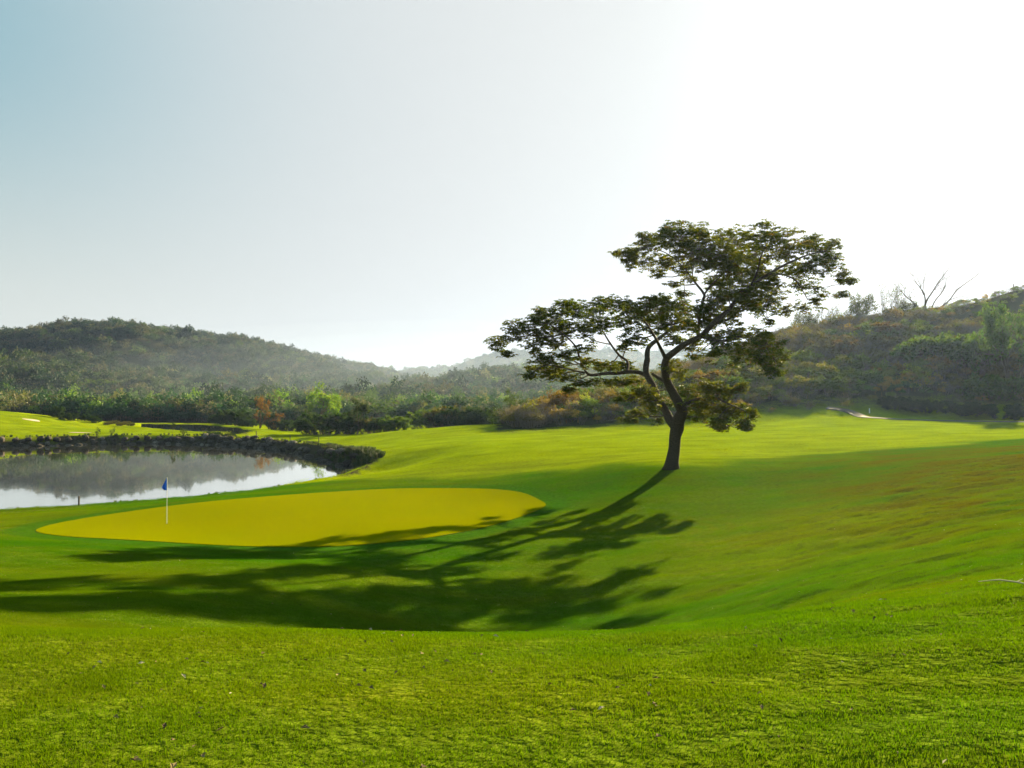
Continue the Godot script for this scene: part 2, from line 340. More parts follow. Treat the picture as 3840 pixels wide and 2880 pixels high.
func base_height(x: float, z: float) -> float:
	var plain := 1.0 + 4.2 * smoothstep(-60.0, 0.0, z)
	var e := maxf(maxf(absf(x) - 92.0, -z - 205.0), z + 6.0) / (22.0 if z < 0.0 else 10.0)
	if e >= 1.0: return plain
	var gx := clampf((x + 120.0) / GS, 1.0, GW - 2.01)
	var gz := clampf((9.0 - z) / GS, 1.0, GW - 2.01)
	if z > 7.4: return plain
	var i := int(gx)
	var j := int(gz)
	if i > GW - 3: i = GW - 3
	if j > GW - 3: j = GW - 3
	var tx := gx - i
	var k := (j - 1) * GW + i - 1
	var a := cub(grid[k], grid[k + 1], grid[k + 2], grid[k + 3], tx)
	k += GW
	var b := cub(grid[k], grid[k + 1], grid[k + 2], grid[k + 3], tx)
	k += GW
	var c := cub(grid[k], grid[k + 1], grid[k + 2], grid[k + 3], tx)
	k += GW
	var d := cub(grid[k], grid[k + 1], grid[k + 2], grid[k + 3], tx)
	var h := cub(a, b, c, d, gz - j)
	if e > 0.0: h = lerpf(h, plain, smoothstep(0.0, 1.0, e))
	return h

func ridge_at(t: PackedFloat32Array, u: float) -> Vector2:
	var n := t.size() / 3
	if u <= t[0]: return Vector2(t[1], t[2])
	for k in n - 1:
		if u < t[k * 3 + 3]:
			var f := (u - t[k * 3]) / (t[k * 3 + 3] - t[k * 3])
			f = f * f * (3 - 2 * f) * 0.5 + f * 0.5
			return Vector2(lerpf(t[k * 3 + 1], t[k * 3 + 4], f), lerpf(t[k * 3 + 2], t[k * 3 + 5], f))
	return Vector2(t[n * 3 - 2], t[n * 3 - 1])

func ridge_share(d: float, crest: float, front: float, back: float, dome: float) -> float:
	var t := (crest - d) / front if d < crest else (d - crest) / back
	if t >= 1.0: return 0.0
	return lerpf(0.5 + 0.5 * cos(PI * t), 1.0 - t * t, dome)

var hill_part := 0.0
func hills(x: float, z: float, h: float) -> float:
	hill_part = 0.0
	if z > -90.0: return h
	var d := -z
	var u := x / d
	var out := h
	if d < 330.0 and u > -0.02:
		var r := ridge_at(RIGHT_HILL, u)
		var s := ridge_share(d, r.x, 72.0, 110.0, 0.35)
		if s > 0.0:
			var y := lerpf(h, r.y, s) + noise_b.get_noise_2d(x * 3, z * 3) * 3.0 * s * (1 - s)
			if y > out: out = y
			hill_part = maxf(hill_part, s)
	if d > 250.0:
		var r := ridge_at(LEFT_HILL, u)
		var s := ridge_share(d, r.x, 430.0, 300.0, 0.1)
		if s > 0.0:
			var y := lerpf(h, r.y, s) + (noise_b.get_noise_2d(x * 0.8, z * 0.8) * 60.0 + noise_b.get_noise_2d(x * 3, z * 3) * 14.0) * s * (1 - s)
			if y > out: out = y
			hill_part = maxf(hill_part, s)
		r = ridge_at(MID_HILL, u)
		s = ridge_share(d, r.x, 170.0, 200.0, 0.2)
		if s > 0.0 and u > -0.36:
			var y := lerpf(h, r.y, s) + noise_b.get_noise_2d(x * 2, z * 2) * 20.0 * s * (1 - s)
			if y > out: out = y
			hill_part = maxf(hill_part, s)
		if d > 900.0:
			r = ridge_at(FAR_HILL, u)
			s = ridge_share(d, r.x, 750.0, 700.0, 0.1)
			if s > 0.0:
				var y := lerpf(h, r.y, s) + noise_b.get_noise_2d(x * 0.5, z * 0.5) * 80.0 * s * (1 - s)
				if y > out: out = y
				hill_part = maxf(hill_part, s)
	return out

func edge_distance(p: Vector2, poly: PackedVector2Array) -> float:
	var best := 1e9
	var n := poly.size()
	for k in n:
		var a := poly[k]
		var ab := poly[(k + 1) % n] - a
		var t := clampf((p - a).dot(ab) / ab.length_squared(), 0, 1)
		best = minf(best, p.distance_squared_to(a + ab * t))
	best = sqrt(best)
	return -best if Geometry2D.is_point_in_polygon(p, poly) else best

var shore := 99.0
func height(x: float, z: float) -> float:
	var h := base_height(x, z)
	shore = 99.0
	if z < -40.0 and z > -138.0 and x < -8.0 and x > -105.0:
		var wob := noise_a.get_noise_2d(x * 9, z * 9) * 0.5
		shore = edge_distance(Vector2(x, z), pond_poly) + wob
		var bank := smoothstep(-74.0, -86.0, z)
		if shore < 3.0:
			var bed := -0.25 + maxf(shore * 0.35, -1.0)
			var land := maxf(h, lerpf(0.35, 1.3, bank))
			h = bed if shore < 0.0 else lerpf(-0.25, lerpf(h, land, 1.0 - smoothstep(1.5, 3.0, shore)), smoothstep(0.0, lerpf(1.3, 2.0, bank), shore))
	elif z < -130.0 and z > -198.0 and x < -34.0 and x > -90.0:
		var s := edge_distance(Vector2(x, z), far_poly)
		shore = s
		if s < 7.0:
			h = 0.95 + maxf(s * 0.3, -0.8) if s < 0.0 else lerpf(0.95, lerpf(clampf(h, 1.42, 1.6), h, smoothstep(1.5, 7.0, s)), smoothstep(0.0, 1.4, s))
	h = hills(x, z, h)
	if hill_part <= 0.0 and z > -60.0:
		var rs := rough_share(x, z)
		h += (noise_a.get_noise_2d(x * 14, z * 14) * 0.05 + (noise_b.get_noise_2d(x * 45, z * 100) * 0.11 + noise_b.get_noise_2d(x * 120 + 50, z * 260) * 0.045) * smoothstep(-2.0, 10.0, x + (z + 10.0) * 0.12)) * rs
	return h

func rough_share(x: float, z: float) -> float:
	return smoothstep(0.0, 5.0, x * 0.5 + (z + 30.0) * 0.6) if z < -20.0 else 1.0

func green_distance(x: float, z: float) -> float:
	if x < -26.0 or x > 7.0 or z < -61.0 or z > -28.0: return 9.0
	return edge_distance(Vector2(x, z), green_poly)

func turf(x: float, z: float) -> Color:
	var a := noise_a.get_noise_2d(x * 3.1, z * 3.1)
	var b := noise_b.get_noise_2d(x * 22, z * 22 + 40)
	var c := noise_a.get_noise_2d(x * 12 + 90, z * 40)
	var lush := Color(0.052, 0.152, 0.002)
	var sunny := Color(0.148, 0.195, 0.002)
	var dry := Color(0.118, 0.098, 0.005)
	var t := clampf(0.42 + a * 0.9 + c * 0.35, 0, 1)
	var col := lush.lerp(sunny, t)
	var right := smoothstep(4.0, 20.0, x - absf(z + 26.0) * 0.25) * (1.0 - smoothstep(50.0, 70.0, -z))
	col = col.lerp(dry, clampf(right * 0.78 + b * 0.5 + c * right * 0.9 - 0.04, 0, 0.9))
	var fair := smoothstep(59.0, 63.0, -z + 5.0 * sin(x * 0.11 + 0.6) + noise_a.get_noise_2d(x * 6, z * 6) * 5.0)
	col = col.lerp(Color(0.27, 0.33, 0.004) * (1.0 + c * 0.45), 0.8 * fair)
	var ring := Vector2(x - 4.3, z + 36.5).length()
	var worn := smoothstep(1.6, 2.6, ring) * (1.0 - smoothstep(4.6, 6.0, ring)) * smoothstep(4.5, 6.5, x)
	if worn > 0.0: col = col.lerp(Color(0.17, 0.14, 0.012), worn * 0.4 * pow(0.5 + 0.5 * sin(ring * 8.5), 2.0))
	var g := green_distance(x, z)
	if g < 1.7 and g > 0.0: col = col.lerp(Color(0.035, 0.150, 0.003), 0.75 * (1.0 - smoothstep(0.9, 1.7, g)))
	return col

func ground_color(x: float, z: float) -> Color:
	var soil := Color(0.075, 0.07, 0.022)
	if hill_part > 0.02 or z < -200.0:
		var wood := Color(0.062, 0.066, 0.026)
		wood = wood.lerp(Color(0.13, 0.105, 0.05), clampf(noise_b.get_noise_2d(x * 3, z * 3) * 1.6, 0, 0.8))
		if z > -330.0 and x > 60.0 and hill_part > 0.6: wood = wood.lerp(Color(0.06, 0.058, 0.022), smoothstep(0.6, 0.9, hill_part))
		return turf(x, z).lerp(wood, smoothstep(0.02, 0.12, hill_part) if z > -200.0 else 1.0)
	if shore < 2.0 and z < -74.0 and z > -140.0: return Color(0.07, 0.06, 0.035)
	if shore < 0.2: return Color(0.06, 0.05, 0.03)
	if z < -66.0: return turf(x, z)
	return turf(x, z).lerp(soil, 0.3)

func build_ground():
	var radii := PackedFloat32Array()
	var r := 0.5
	while r < 3600.0:
		radii.append(r)
		r *= 1.0125
	var us := PackedFloat32Array()
	var a := -PI
	while a < PI - 0.001:
		us.append(a)
		a += deg_to_rad(0.3 if absf(a) < deg_to_rad(43) else 6.0)
	var b := Buf.new()
	var n := us.size()
	for k in radii.size():
		for j in n:
			var x := sin(us[j]) * radii[k]
			var z := -cos(us[j]) * radii[k]
			var y := height(x, z)
			b.v.append(Vector3(x, y, z)); b.c.append(ground_color(x, z))
	b.n.resize(b.v.size())
	for k in radii.size():
		for j in n:
			var l := b.v[k * n + (j + n - 1) % n]
			var rr := b.v[k * n + (j + 1) % n]
			var f := b.v[maxi(k - 1, 0) * n + j]
			var o := b.v[mini(k + 1, radii.size() - 1) * n + j]
			b.n[k * n + j] = (rr - l).cross(f - o).normalized()
			if b.n[k * n + j].y < 0: b.n[k * n + j] *= -1
	for k in radii.size() - 1:
		for j in n:
			var p := k * n + j
			var q := k * n + (j + 1) % n
			b.i.append_array(PackedInt32Array([p, p + n, q, q, p + n, q + n]))
	for j in range(1, n - 1): b.i.append_array(PackedInt32Array([0, j, j + 1]))
	var m := paint("ground", Color.WHITE, 1.0, true)
	m.metallic_specular = 0.0
	m.albedo_texture = noise_tex(0.02, ramp([Color(0.78, 0.78, 0.78), Color(1, 1, 1)], [0.2, 0.8]), 5)
	m.uv1_triplanar = true; m.uv1_world_triplanar = true; m.uv1_scale = Vector3(0.31, 0.31, 0.31)
	m.heightmap_enabled = true
	m.heightmap_texture = noise_tex(0.05, null, 9)
	m.heightmap_scale = 4.0
	var o := part("ground", b.mesh(m), self)
	tag(o, "rolling mown turf of the golf course and hills", "ground", "", "structure")

func sheet(poly: PackedVector2Array, y: float, grow: float) -> Buf:
	var big: Array = Geometry2D.offset_polygon(poly, grow)
	var pp: PackedVector2Array = big[0]
	var b := Buf.new()
	for p in pp:
		b.v.append(Vector3(p.x, y, p.y)); b.n.append(Vector3.UP)
	b.i = Geometry2D.triangulate_polygon(pp)
	return b

func build_water():
	var m := paint("water", lin(0.20, 0.205, 0.19), 0.02)
	m.metallic = 0.6
	m.metallic_specular = 1.0
	m.clearcoat_enabled = true
	m.clearcoat = 1.0
	m.clearcoat_roughness = 0.02
	m.normal_enabled = true
	m.normal_texture = noise_tex(0.012, null, 21, true, 6.0)
	m.normal_scale = 0.035
	m.uv1_triplanar = true; m.uv1_world_triplanar = true; m.uv1_scale = Vector3(0.16, 0.16, 0.16)
	tag(part("pond", sheet(pond_poly, 0.0, 1.2).mesh(m), self), "calm grey-green pond mirroring the wooded hill behind the putting green", "pond", "", "structure")
	tag(part("far_pond", sheet(far_poly, 1.25, 0.8).mesh(m), self), "small distant pond beyond the rocky bank at left", "pond", "", "structure")

func build_green():
	# the putting surface: a close sheet that follows the ground
	var b := Buf.new()
	var step := 0.4
	var idx := {}
	var c := Color(0.185, 0.190, 0.003)
	for j in range(-155, -70):
		for i in range(-62, 12):
			var p := Vector2(i * step, j * step)
			if Geometry2D.is_point_in_polygon(p, green_poly) or edge_distance(p, green_poly) < 0.5:
				idx[Vector2i(i, j)] = b.v.size()
				var e := edge_distance(p, green_poly)
				if e > -0.4 and e < 0.5:
					var best := p
					var bd := 1e9
					for k in green_poly.size():
						var q := Geometry2D.get_closest_point_to_segment(p, green_poly[k], green_poly[(k + 1) % green_poly.size()])
						if q.distance_to(p) < bd:
							bd = q.distance_to(p); best = q
					if e > 0.0 or bd < 0.2: p = best
				var t := noise_a.get_noise_2d(p.x * 4, p.y * 4) * 0.5 + noise_b.get_noise_2d(p.x * 30, p.y * 12) * 0.35
				b.v.append(Vector3(p.x, height(p.x, p.y) + 0.022, p.y)); b.c.append(c.lerp(Color(0.15, 0.175, 0.003), clampf(0.35 + t, 0, 1)))
	for k in idx:
		var q := [k, k + Vector2i(1, 0), k + Vector2i(1, 1), k + Vector2i(0, 1)]
		if idx.has(q[1]) and idx.has(q[2]) and idx.has(q[3]):
			b.i.append_array(PackedInt32Array([idx[q[0]], idx[q[1]], idx[q[2]], idx[q[0]], idx[q[2]], idx[q[3]]]))
	b.n.resize(b.v.size())
	for k in b.v.size():
		var p := b.v[k]
		b.n[k] = Vector3(height(p.x - 0.3, p.z) - height(p.x + 0.3, p.z), 0.6, height(p.x, p.z - 0.3) - height(p.x, p.z + 0.3)).normalized()
	var m := paint("putting_turf", Color.WHITE, 1.0, true)
	m.metallic_specular = 0.0
	m.albedo_texture = noise_tex(0.06, ramp([Color(0.84, 0.84, 0.8), Color(1, 1, 1)], [0.25, 0.75]), 15)
	m.uv1_triplanar = true; m.uv1_world_triplanar = true; m.uv1_scale = Vector3(0.7, 0.7, 0.7)
	tag(part("putting_green", b.mesh(m), self), "closely mown yellow-green putting green with the flag in it", "putting green", "", "structure")

# ---------------------------------------------------------------- grass
func grass_mesh(seed_: int, size: float, blades: int, tall: float, wide: float, m: Material, straw := 0.06, segs := 1) -> ArrayMesh:
	var r := RandomNumberGenerator.new()
	r.seed = seed_
	var b := Buf.new()
	for k in blades:
		var p := Vector3(r.randf_range(-0.5, 0.5) * size, -0.006, r.randf_range(-0.5, 0.5) * size)
		var h := tall * r.randf_range(0.5, 1.15)
		var a := r.randf() * TAU
		var lean := Vector3(cos(a), 0, sin(a)) * h * r.randf_range(0.15, 0.95)
		var w := Vector3(-sin(a), 0, cos(a)).rotated(Vector3.UP, r.randf_range(-0.8, 0.8)) * wide * r.randf_range(0.35, 0.65)
		var s := r.randf_range(0.7, 1.25)
		var col := Color(s * r.randf_range(0.85, 1.15), s, s * 1.0)
		if r.randf() < straw: col = Color(2.3, 1.4, 4.0) * r.randf_range(0.7, 1.1)
		if segs == 1: b.tri(p - w, p + w, p + lean + Vector3(0, h, 0), col)
		else:
			var q := p + lean * 0.35 + Vector3(0, h * 0.62, 0)
			b.tri(p - w, p + w, q + w * 0.8, col); b.tri(p - w, q + w * 0.8, q - w * 0.8, col)
			b.tri(q - w * 0.8, q + w * 0.8, p + lean + Vector3(0, h * 0.92, 0), col)
	return b.mesh(m)

func scatter(called: String, label: String, mesh: Mesh, xf: Array, cols: PackedColorArray, category := "grass"):
	var mm := MultiMesh.new()
	mm.transform_format = MultiMesh.TRANSFORM_3D
	mm.use_colors = cols.size() > 0
	mm.mesh = mesh
	mm.instance_count = xf.size()
	for k in xf.size():
		mm.set_instance_transform(k, xf[k])
		if cols.size(): mm.set_instance_color(k, cols[k])
	var o := MultiMeshInstance3D.new()
	o.multimesh = mm
	o.name = numbered(called)
	add_child(o)
	tag(o, label, category, "", "stuff")

func on_path(x: float, z: float) -> bool:
	if z > -95.0 or z < -125.0 or x < 34.0: return false
	for k in path_line.size() - 1:
		var a := Vector2(path_line[k].x, path_line[k].z)
		var b2 := Vector2(path_line[k + 1].x, path_line[k + 1].z)
		if Geometry2D.get_closest_point_to_segment(Vector2(x, z), a, b2).distance_to(Vector2(x, z)) < 1.5: return true
	return false

func build_grass():
	var m := paint("grass_blade", Color.WHITE, 0.8, true)
	m.metallic_specular = 0.02
	m.backlight_enabled = true
	m.backlight = Color(0.85, 0.9, 0.5)
	var zones := [[3.2, 24.0, 0.33, 0.62], [24.0, 66.0, 0.42, 0.7], [66.0, 165.0, 1.25, 2.0]]
	for zi in 3:
		var zn: Array = zones[zi]
		var sets := [[], [], []]
		var cols := [PackedColorArray(), PackedColorArray(), PackedColorArray()]
		var st: float = zn[2]
		var d: float = zn[0]
		while d < zn[1]:
			var x := -0.74 * d - 1.0
			while x < 0.74 * d + 1.0:
				var px := x + RNG.randf_range(-0.5, 0.5) * st
				var pz := -d + RNG.randf_range(-0.5, 0.5) * st
				x += st
				var y := height(px, pz)
				if hill_part > 0.16 or shore < 0.45 or y < 0.12: continue
				if shore < 2.0 and pz < -80.0: continue
				if zi == 2 and on_path(px, pz): continue
				if in_bunker(px, pz): continue
				var g := green_distance(px, pz)
				if g < 0.1: continue
				var e: float = 0.4 * zn[3]
				var hx: float = (height(px + e, pz) - height(px - e, pz)) / (2 * e)
				var hz: float = (height(px, pz + e) - height(px, pz - e)) / (2 * e)
				var ang := RNG.randf() * TAU
				var ux := Vector3(cos(ang), 0, sin(ang))
				var uz := Vector3(-sin(ang), 0, cos(ang))
				ux.y = ux.x * hx + ux.z * hz
				uz.y = uz.x * hx + uz.z * hz
				var tall := 1.0
				if g < 1.6: tall = 0.4
				elif pz < -60.0: tall = 0.6
				else: tall = 0.75 + 0.5 * clampf(noise_b.get_noise_2d(px * 30, pz * 30) + 0.3, 0, 1)
				var w := RNG.randi() % 3
				sets[w].append(Transform3D(Basis(ux, Vector3(0, tall, 0), uz), Vector3(px, y, pz)))
				cols[w].append(turf(px, pz) * RNG.randf_range(0.9, 1.1))
			d += st
		for w in 3:
			var mesh: Mesh
			if zi == 0: mesh = grass_mesh(100 + w, zn[3], 620, 0.034, 0.0042, m, [0.04, 0.05, 0.13][w], 2)
			elif zi == 1: mesh = grass_mesh(200 + w, zn[3], 380, 0.04, 0.010, m, [0.03, 0.04, 0.08][w])
			else: mesh = grass_mesh(300 + w, zn[3], 700, 0.05, 0.028, m, 0.04)
			scatter("grass", ["short green grass of the slope in the foreground", "mown grass round the putting green and the tree mound", "mown fairway grass beyond the tree and the pond"][zi], mesh, sets[w], cols[w])

# ---------------------------------------------------------------- plants
func grow(b: Buf, r: RandomNumberGenerator, p: Vector3, dir: Vector3, len: float, rad: float, level: int, tips: Array, o: Dictionary):
	var pts := [p]
	var rads := [rad]
	var q := p
	var d := dir
	var segs := 4 if level > 1 else 3
	for k in segs:
		d = (d + rand_dir(r) * o.wob + Vector3(0, o.lift, 0)).normalized()
		q += d * len / segs
		pts.append(q); rads.append(rad * lerpf(1.0, o.taper, float(k + 1) / segs))
	tube(b, pts, rads, 7 if rad > 0.08 else (5 if rad > 0.025 else 3), o.bark * r.randf_range(0.85, 1.15))
	if level == 0:
		tips.append([pts[-1], d]); tips.append([pts[-2], d])
		return
	if level == 1 and o.get("mid", false): tips.append([pts[2], d])
	if level > 1 and o.get("low", false):
		for k in range(1, pts.size()): tips.append([pts[k], d])
	var kids: int = o.kids + (r.randi() % 2)
	for k in kids:
		var side := d.cross(rand_dir(r)).normalized()
		var nd: Vector3 = (d * (1.0 - o.spread * 0.4) + side * o.spread * r.randf_range(0.6, 1.2)).normalized()
		var at: Vector3 = pts[-1] if k < 2 else pts[2 + r.randi() % (segs - 1)]
		grow(b, r, at, nd, len * o.shrink * r.randf_range(0.8, 1.15), rad * o.taper * (0.85 if k == 0 else 0.7), level - 1, tips, o)

func clump(b: Buf, r: RandomNumberGenerator, p: Vector3, dir: Vector3, count: int, len: float, wid: float, col: Color, spread: float):
	for k in count:
		var d := (dir * 0.35 + rand_dir(r) + Vector3(0, -0.1, 0)).normalized()
		var c := col * r.randf_range(0.7, 1.3)
		c.r *= r.randf_range(0.85, 1.2)
		leaf(b, p + rand_dir(r) * spread * r.randf(), d, (Vector3.UP + rand_dir(r) * 0.7).normalized(), len * r.randf_range(0.7, 1.25), wid * r.randf_range(0.7, 1.2), c)

func plant_meshes(seed_: int, o: Dictionary) -> Array:
	# a plant about one metre tall that is scaled when it is placed
	var r := RandomNumberGenerator.new()
	r.seed = seed_
	var wood := Buf.new()
	var tips := []
	for k in o.stems:
		var a: float = TAU * (k + r.randf()) / o.stems
		var out := Vector3(cos(a), 0, sin(a))
		grow(wood, r, out * o.foot * r.randf(), (Vector3.UP + out * o.open * r.randf_range(0.5, 1.2)).normalized(), o.first, o.rad, o.levels, tips, o)
	var top := 0.1
	for t in tips: top = maxf(top, t[0].y)
	var fol := Buf.new()
	if o.leaves > 0:
		for t in tips:
			if r.randf() < o.get("skip", 0.0): continue
			var c: Color = o.col.lerp(o.col2, clampf(r.randf() * 0.7 + noise_c.get_noise_3d(t[0].x * 200, t[0].y * 200, t[0].z * 200) * 0.8, 0, 1))
			clump(fol, r, t[0], t[1], o.leaves, o.leaf * top, o.leaf * o.get("slim", 0.5) * top, c, o.clump * top)
	var s := 1.0 / (top * 1.04)
	for k in wood.v.size(): wood.v[k] *= s
	for k in fol.v.size(): fol.v[k] *= s
	return [wood.mesh(mats.bark), fol.mesh(mats.leaf) if fol.v.size() else null]

var proto := {}
func plant(called: String, kind: String, x: float, z: float, tall: float, wide: float, turn: float, label: String, category: String, group := "") -> Node3D:
	var y := height(x, z)
	var t := thing(called, Vector3(x, y - 0.05, z), label, category, group)
	t.rotation.y = turn
	t.scale = Vector3(tall * wide, tall, tall * wide)
	var m: Array = proto[kind]
	part("trunk" if category == "tree" else "stems", m[0], t)
	if m[1]: part("crown" if category == "tree" else "foliage", m[1], t)
	return t

func make_protos():
	var bark := Color(0.10, 0.075, 0.05)
	var pale := Color(0.20, 0.165, 0.12)
	var brown := Color(0.16, 0.09, 0.045)
	var base := {"stems": 11, "foot": 0.3, "open": 0.9, "first": 0.24, "rad": 0.02, "levels": 3, "wob": 0.22, "lift": 0.08, "taper": 0.62, "kids": 2, "spread": 0.75, "shrink": 0.72, "bark": bark,
		"leaves": 14, "leaf": 0.09, "clump": 0.1, "col": Color(0.045, 0.075, 0.016), "col2": Color(0.09, 0.11, 0.022), "mid": true, "low": true}
	var make := func(kind: String, seed_: int, d: Dictionary):
		var o := base.duplicate()
		o.merge(d, true)
		proto[kind] = plant_meshes(seed_, o)
	make.call("shrub_green", 11, {"col": Color(0.05, 0.10, 0.014), "col2": Color(0.12, 0.16, 0.02)})
	make.call("shrub_dark", 12, {"col": Color(0.022, 0.048, 0.014), "col2": Color(0.045, 0.07, 0.018), "leaves": 20, "open": 1.1})
	make.call("shrub_olive", 13, {"col": Color(0.07, 0.07, 0.022), "col2": Color(0.12, 0.10, 0.03), "leaves": 11, "clump": 0.12})
	make.call("shrub_rust", 14, {"col": Color(0.14, 0.075, 0.025), "col2": Color(0.17, 0.12, 0.035), "leaves": 8, "bark": brown})
	make.call("shrub_twig", 15, {"stems": 7, "foot": 0.15, "first": 0.35, "leaves": 1, "skip": 0.6, "bark": pale, "levels": 4, "rad": 0.02, "taper": 0.7, "open": 0.8, "kids": 2, "wob": 0.3, "leaf": 0.05, "col": Color(0.10, 0.10, 0.03)})
	make.call("shrub_airy", 16, {"stems": 7, "foot": 0.15, "first": 0.33, "leaves": 5, "leaf": 0.055, "bark": bark, "levels": 4, "open": 0.7, "wob": 0.28, "skip": 0.25, "col": Color(0.06, 0.075, 0.02), "col2": Color(0.10, 0.10, 0.03)})
	make.call("bare_tree", 24, {"stems": 3, "foot": 0.03, "open": 1.0, "first": 0.42, "rad": 0.026, "levels": 4, "leaves": 0, "bark": pale, "wob": 0.2, "lift": 0.05, "spread": 0.6, "shrink": 0.78, "taper": 0.72})
	make.call("rust_tree", 31, {"low": false, "stems": 2, "foot": 0.02, "open": 0.28, "first": 0.5, "rad": 0.03, "levels": 4, "leaves": 7, "leaf": 0.05, "clump": 0.09, "bark": brown, "spread": 0.95, "shrink": 0.62, "wob": 0.4, "lift": 0.02, "kids": 2, "col": Color(0.15, 0.07, 0.03), "col2": Color(0.17, 0.10, 0.045)})
	make.call("upright_tree", 41, {"low": false, "stems": 1, "foot": 0.0, "open": 0.05, "first": 0.5, "rad": 0.04, "levels": 4, "leaves": 16, "leaf": 0.055, "clump": 0.09, "spread": 0.85, "shrink": 0.68, "lift": 0.12, "col": Color(0.03, 0.05, 0.016), "col2": Color(0.055, 0.07, 0.02)})
	make.call("flat_tree", 51, {"low": false, "stems": 2, "foot": 0.05, "open": 0.8, "first": 0.42, "rad": 0.03, "levels": 4, "leaves": 18, "leaf": 0.05, "clump": 0.1, "spread": 1.05, "shrink": 0.75, "lift": -0.03, "wob": 0.25, "col": Color(0.035, 0.06, 0.016), "col2": Color(0.07, 0.10, 0.02)})
	make.call("lime_tree", 61, {"low": false, "stems": 2, "foot": 0.03, "open": 0.5, "first": 0.42, "rad": 0.03, "levels": 4, "leaves": 24, "leaf": 0.05, "clump": 0.11, "spread": 1.1, "shrink": 0.72, "lift": -0.02, "col": Color(0.12, 0.21, 0.02), "col2": Color(0.18, 0.26, 0.025)})
	make.call("round_tree", 71, {"low": false, "stems": 3, "foot": 0.05, "open": 0.55, "first": 0.4, "rad": 0.03, "levels": 4, "leaves": 18, "leaf": 0.055, "clump": 0.11, "spread": 0.9, "shrink": 0.72, "lift": 0.03, "col": Color(0.05, 0.10, 0.016), "col2": Color(0.10, 0.15, 0.02)})

func crown_mesh(seed_: int, lobes: int, leaves: int, size: float, flat: float) -> ArrayMesh:
	# a far tree: lobed crown about one metre across, of many small faces, on a short stem
	var r := RandomNumberGenerator.new()
	r.seed = seed_
	var b := Buf.new()
	var stem := Color(0.9, 0.75, 0.9)
	for k in 3:
		var w := Vector3(cos(k * 2.1), 0, sin(k * 2.1)) * 0.02
		b.tri(Vector3(0, -0.35, 0) - w, Vector3(0, -0.35, 0) + w, Vector3(0, 0.45, 0), stem)
	for l in lobes:
		var a := r.randf() * TAU
		var rad := sqrt(r.randf()) * 0.36
		var c := Vector3(cos(a) * rad, 0.35 + (0.42 - rad * 0.7) * flat * r.randf_range(0.3, 1.25), sin(a) * rad)
		var lr := r.randf_range(0.13, 0.24)
		var tone := r.randf_range(0.65, 1.35)
		for k in leaves / lobes:
			var n := rand_dir(r)
			var p := c + n * Vector3(lr, lr * 0.75, lr) * r.randf_range(0.55, 1.1)
			var s := tone * r.randf_range(0.75, 1.25)
			leaf(b, p, (rand_dir(r) + n * 0.3).normalized(), (n + rand_dir(r) * 0.8).normalized(), size * r.randf_range(0.7, 1.4), size * r.randf_range(0.6, 1.0), Color(s * r.randf_range(0.9, 1.15), s, s))
	return b.mesh(mats.far_leaf)

func wood_tint(r: RandomNumberGenerator, x: float, z: float, f: float) -> Color:
	var t := clampf(noise_b.get_noise_2d(x * f, z * f) * 1.4 + r.randf_range(-0.35, 0.35) + 0.35, 0, 1)
	var c := Color(0.018, 0.046, 0.02).lerp(Color(0.055, 0.085, 0.032), t)
	var k := r.randf()
	if k < 0.18: c = c.lerp(Color(0.13, 0.11, 0.065), 0.7)
	elif k < 0.27: c = Color(0.022, 0.045, 0.02)
	elif k < 0.34: c = Color(0.09, 0.14, 0.025)
	return c * r.randf_range(0.65, 1.45)

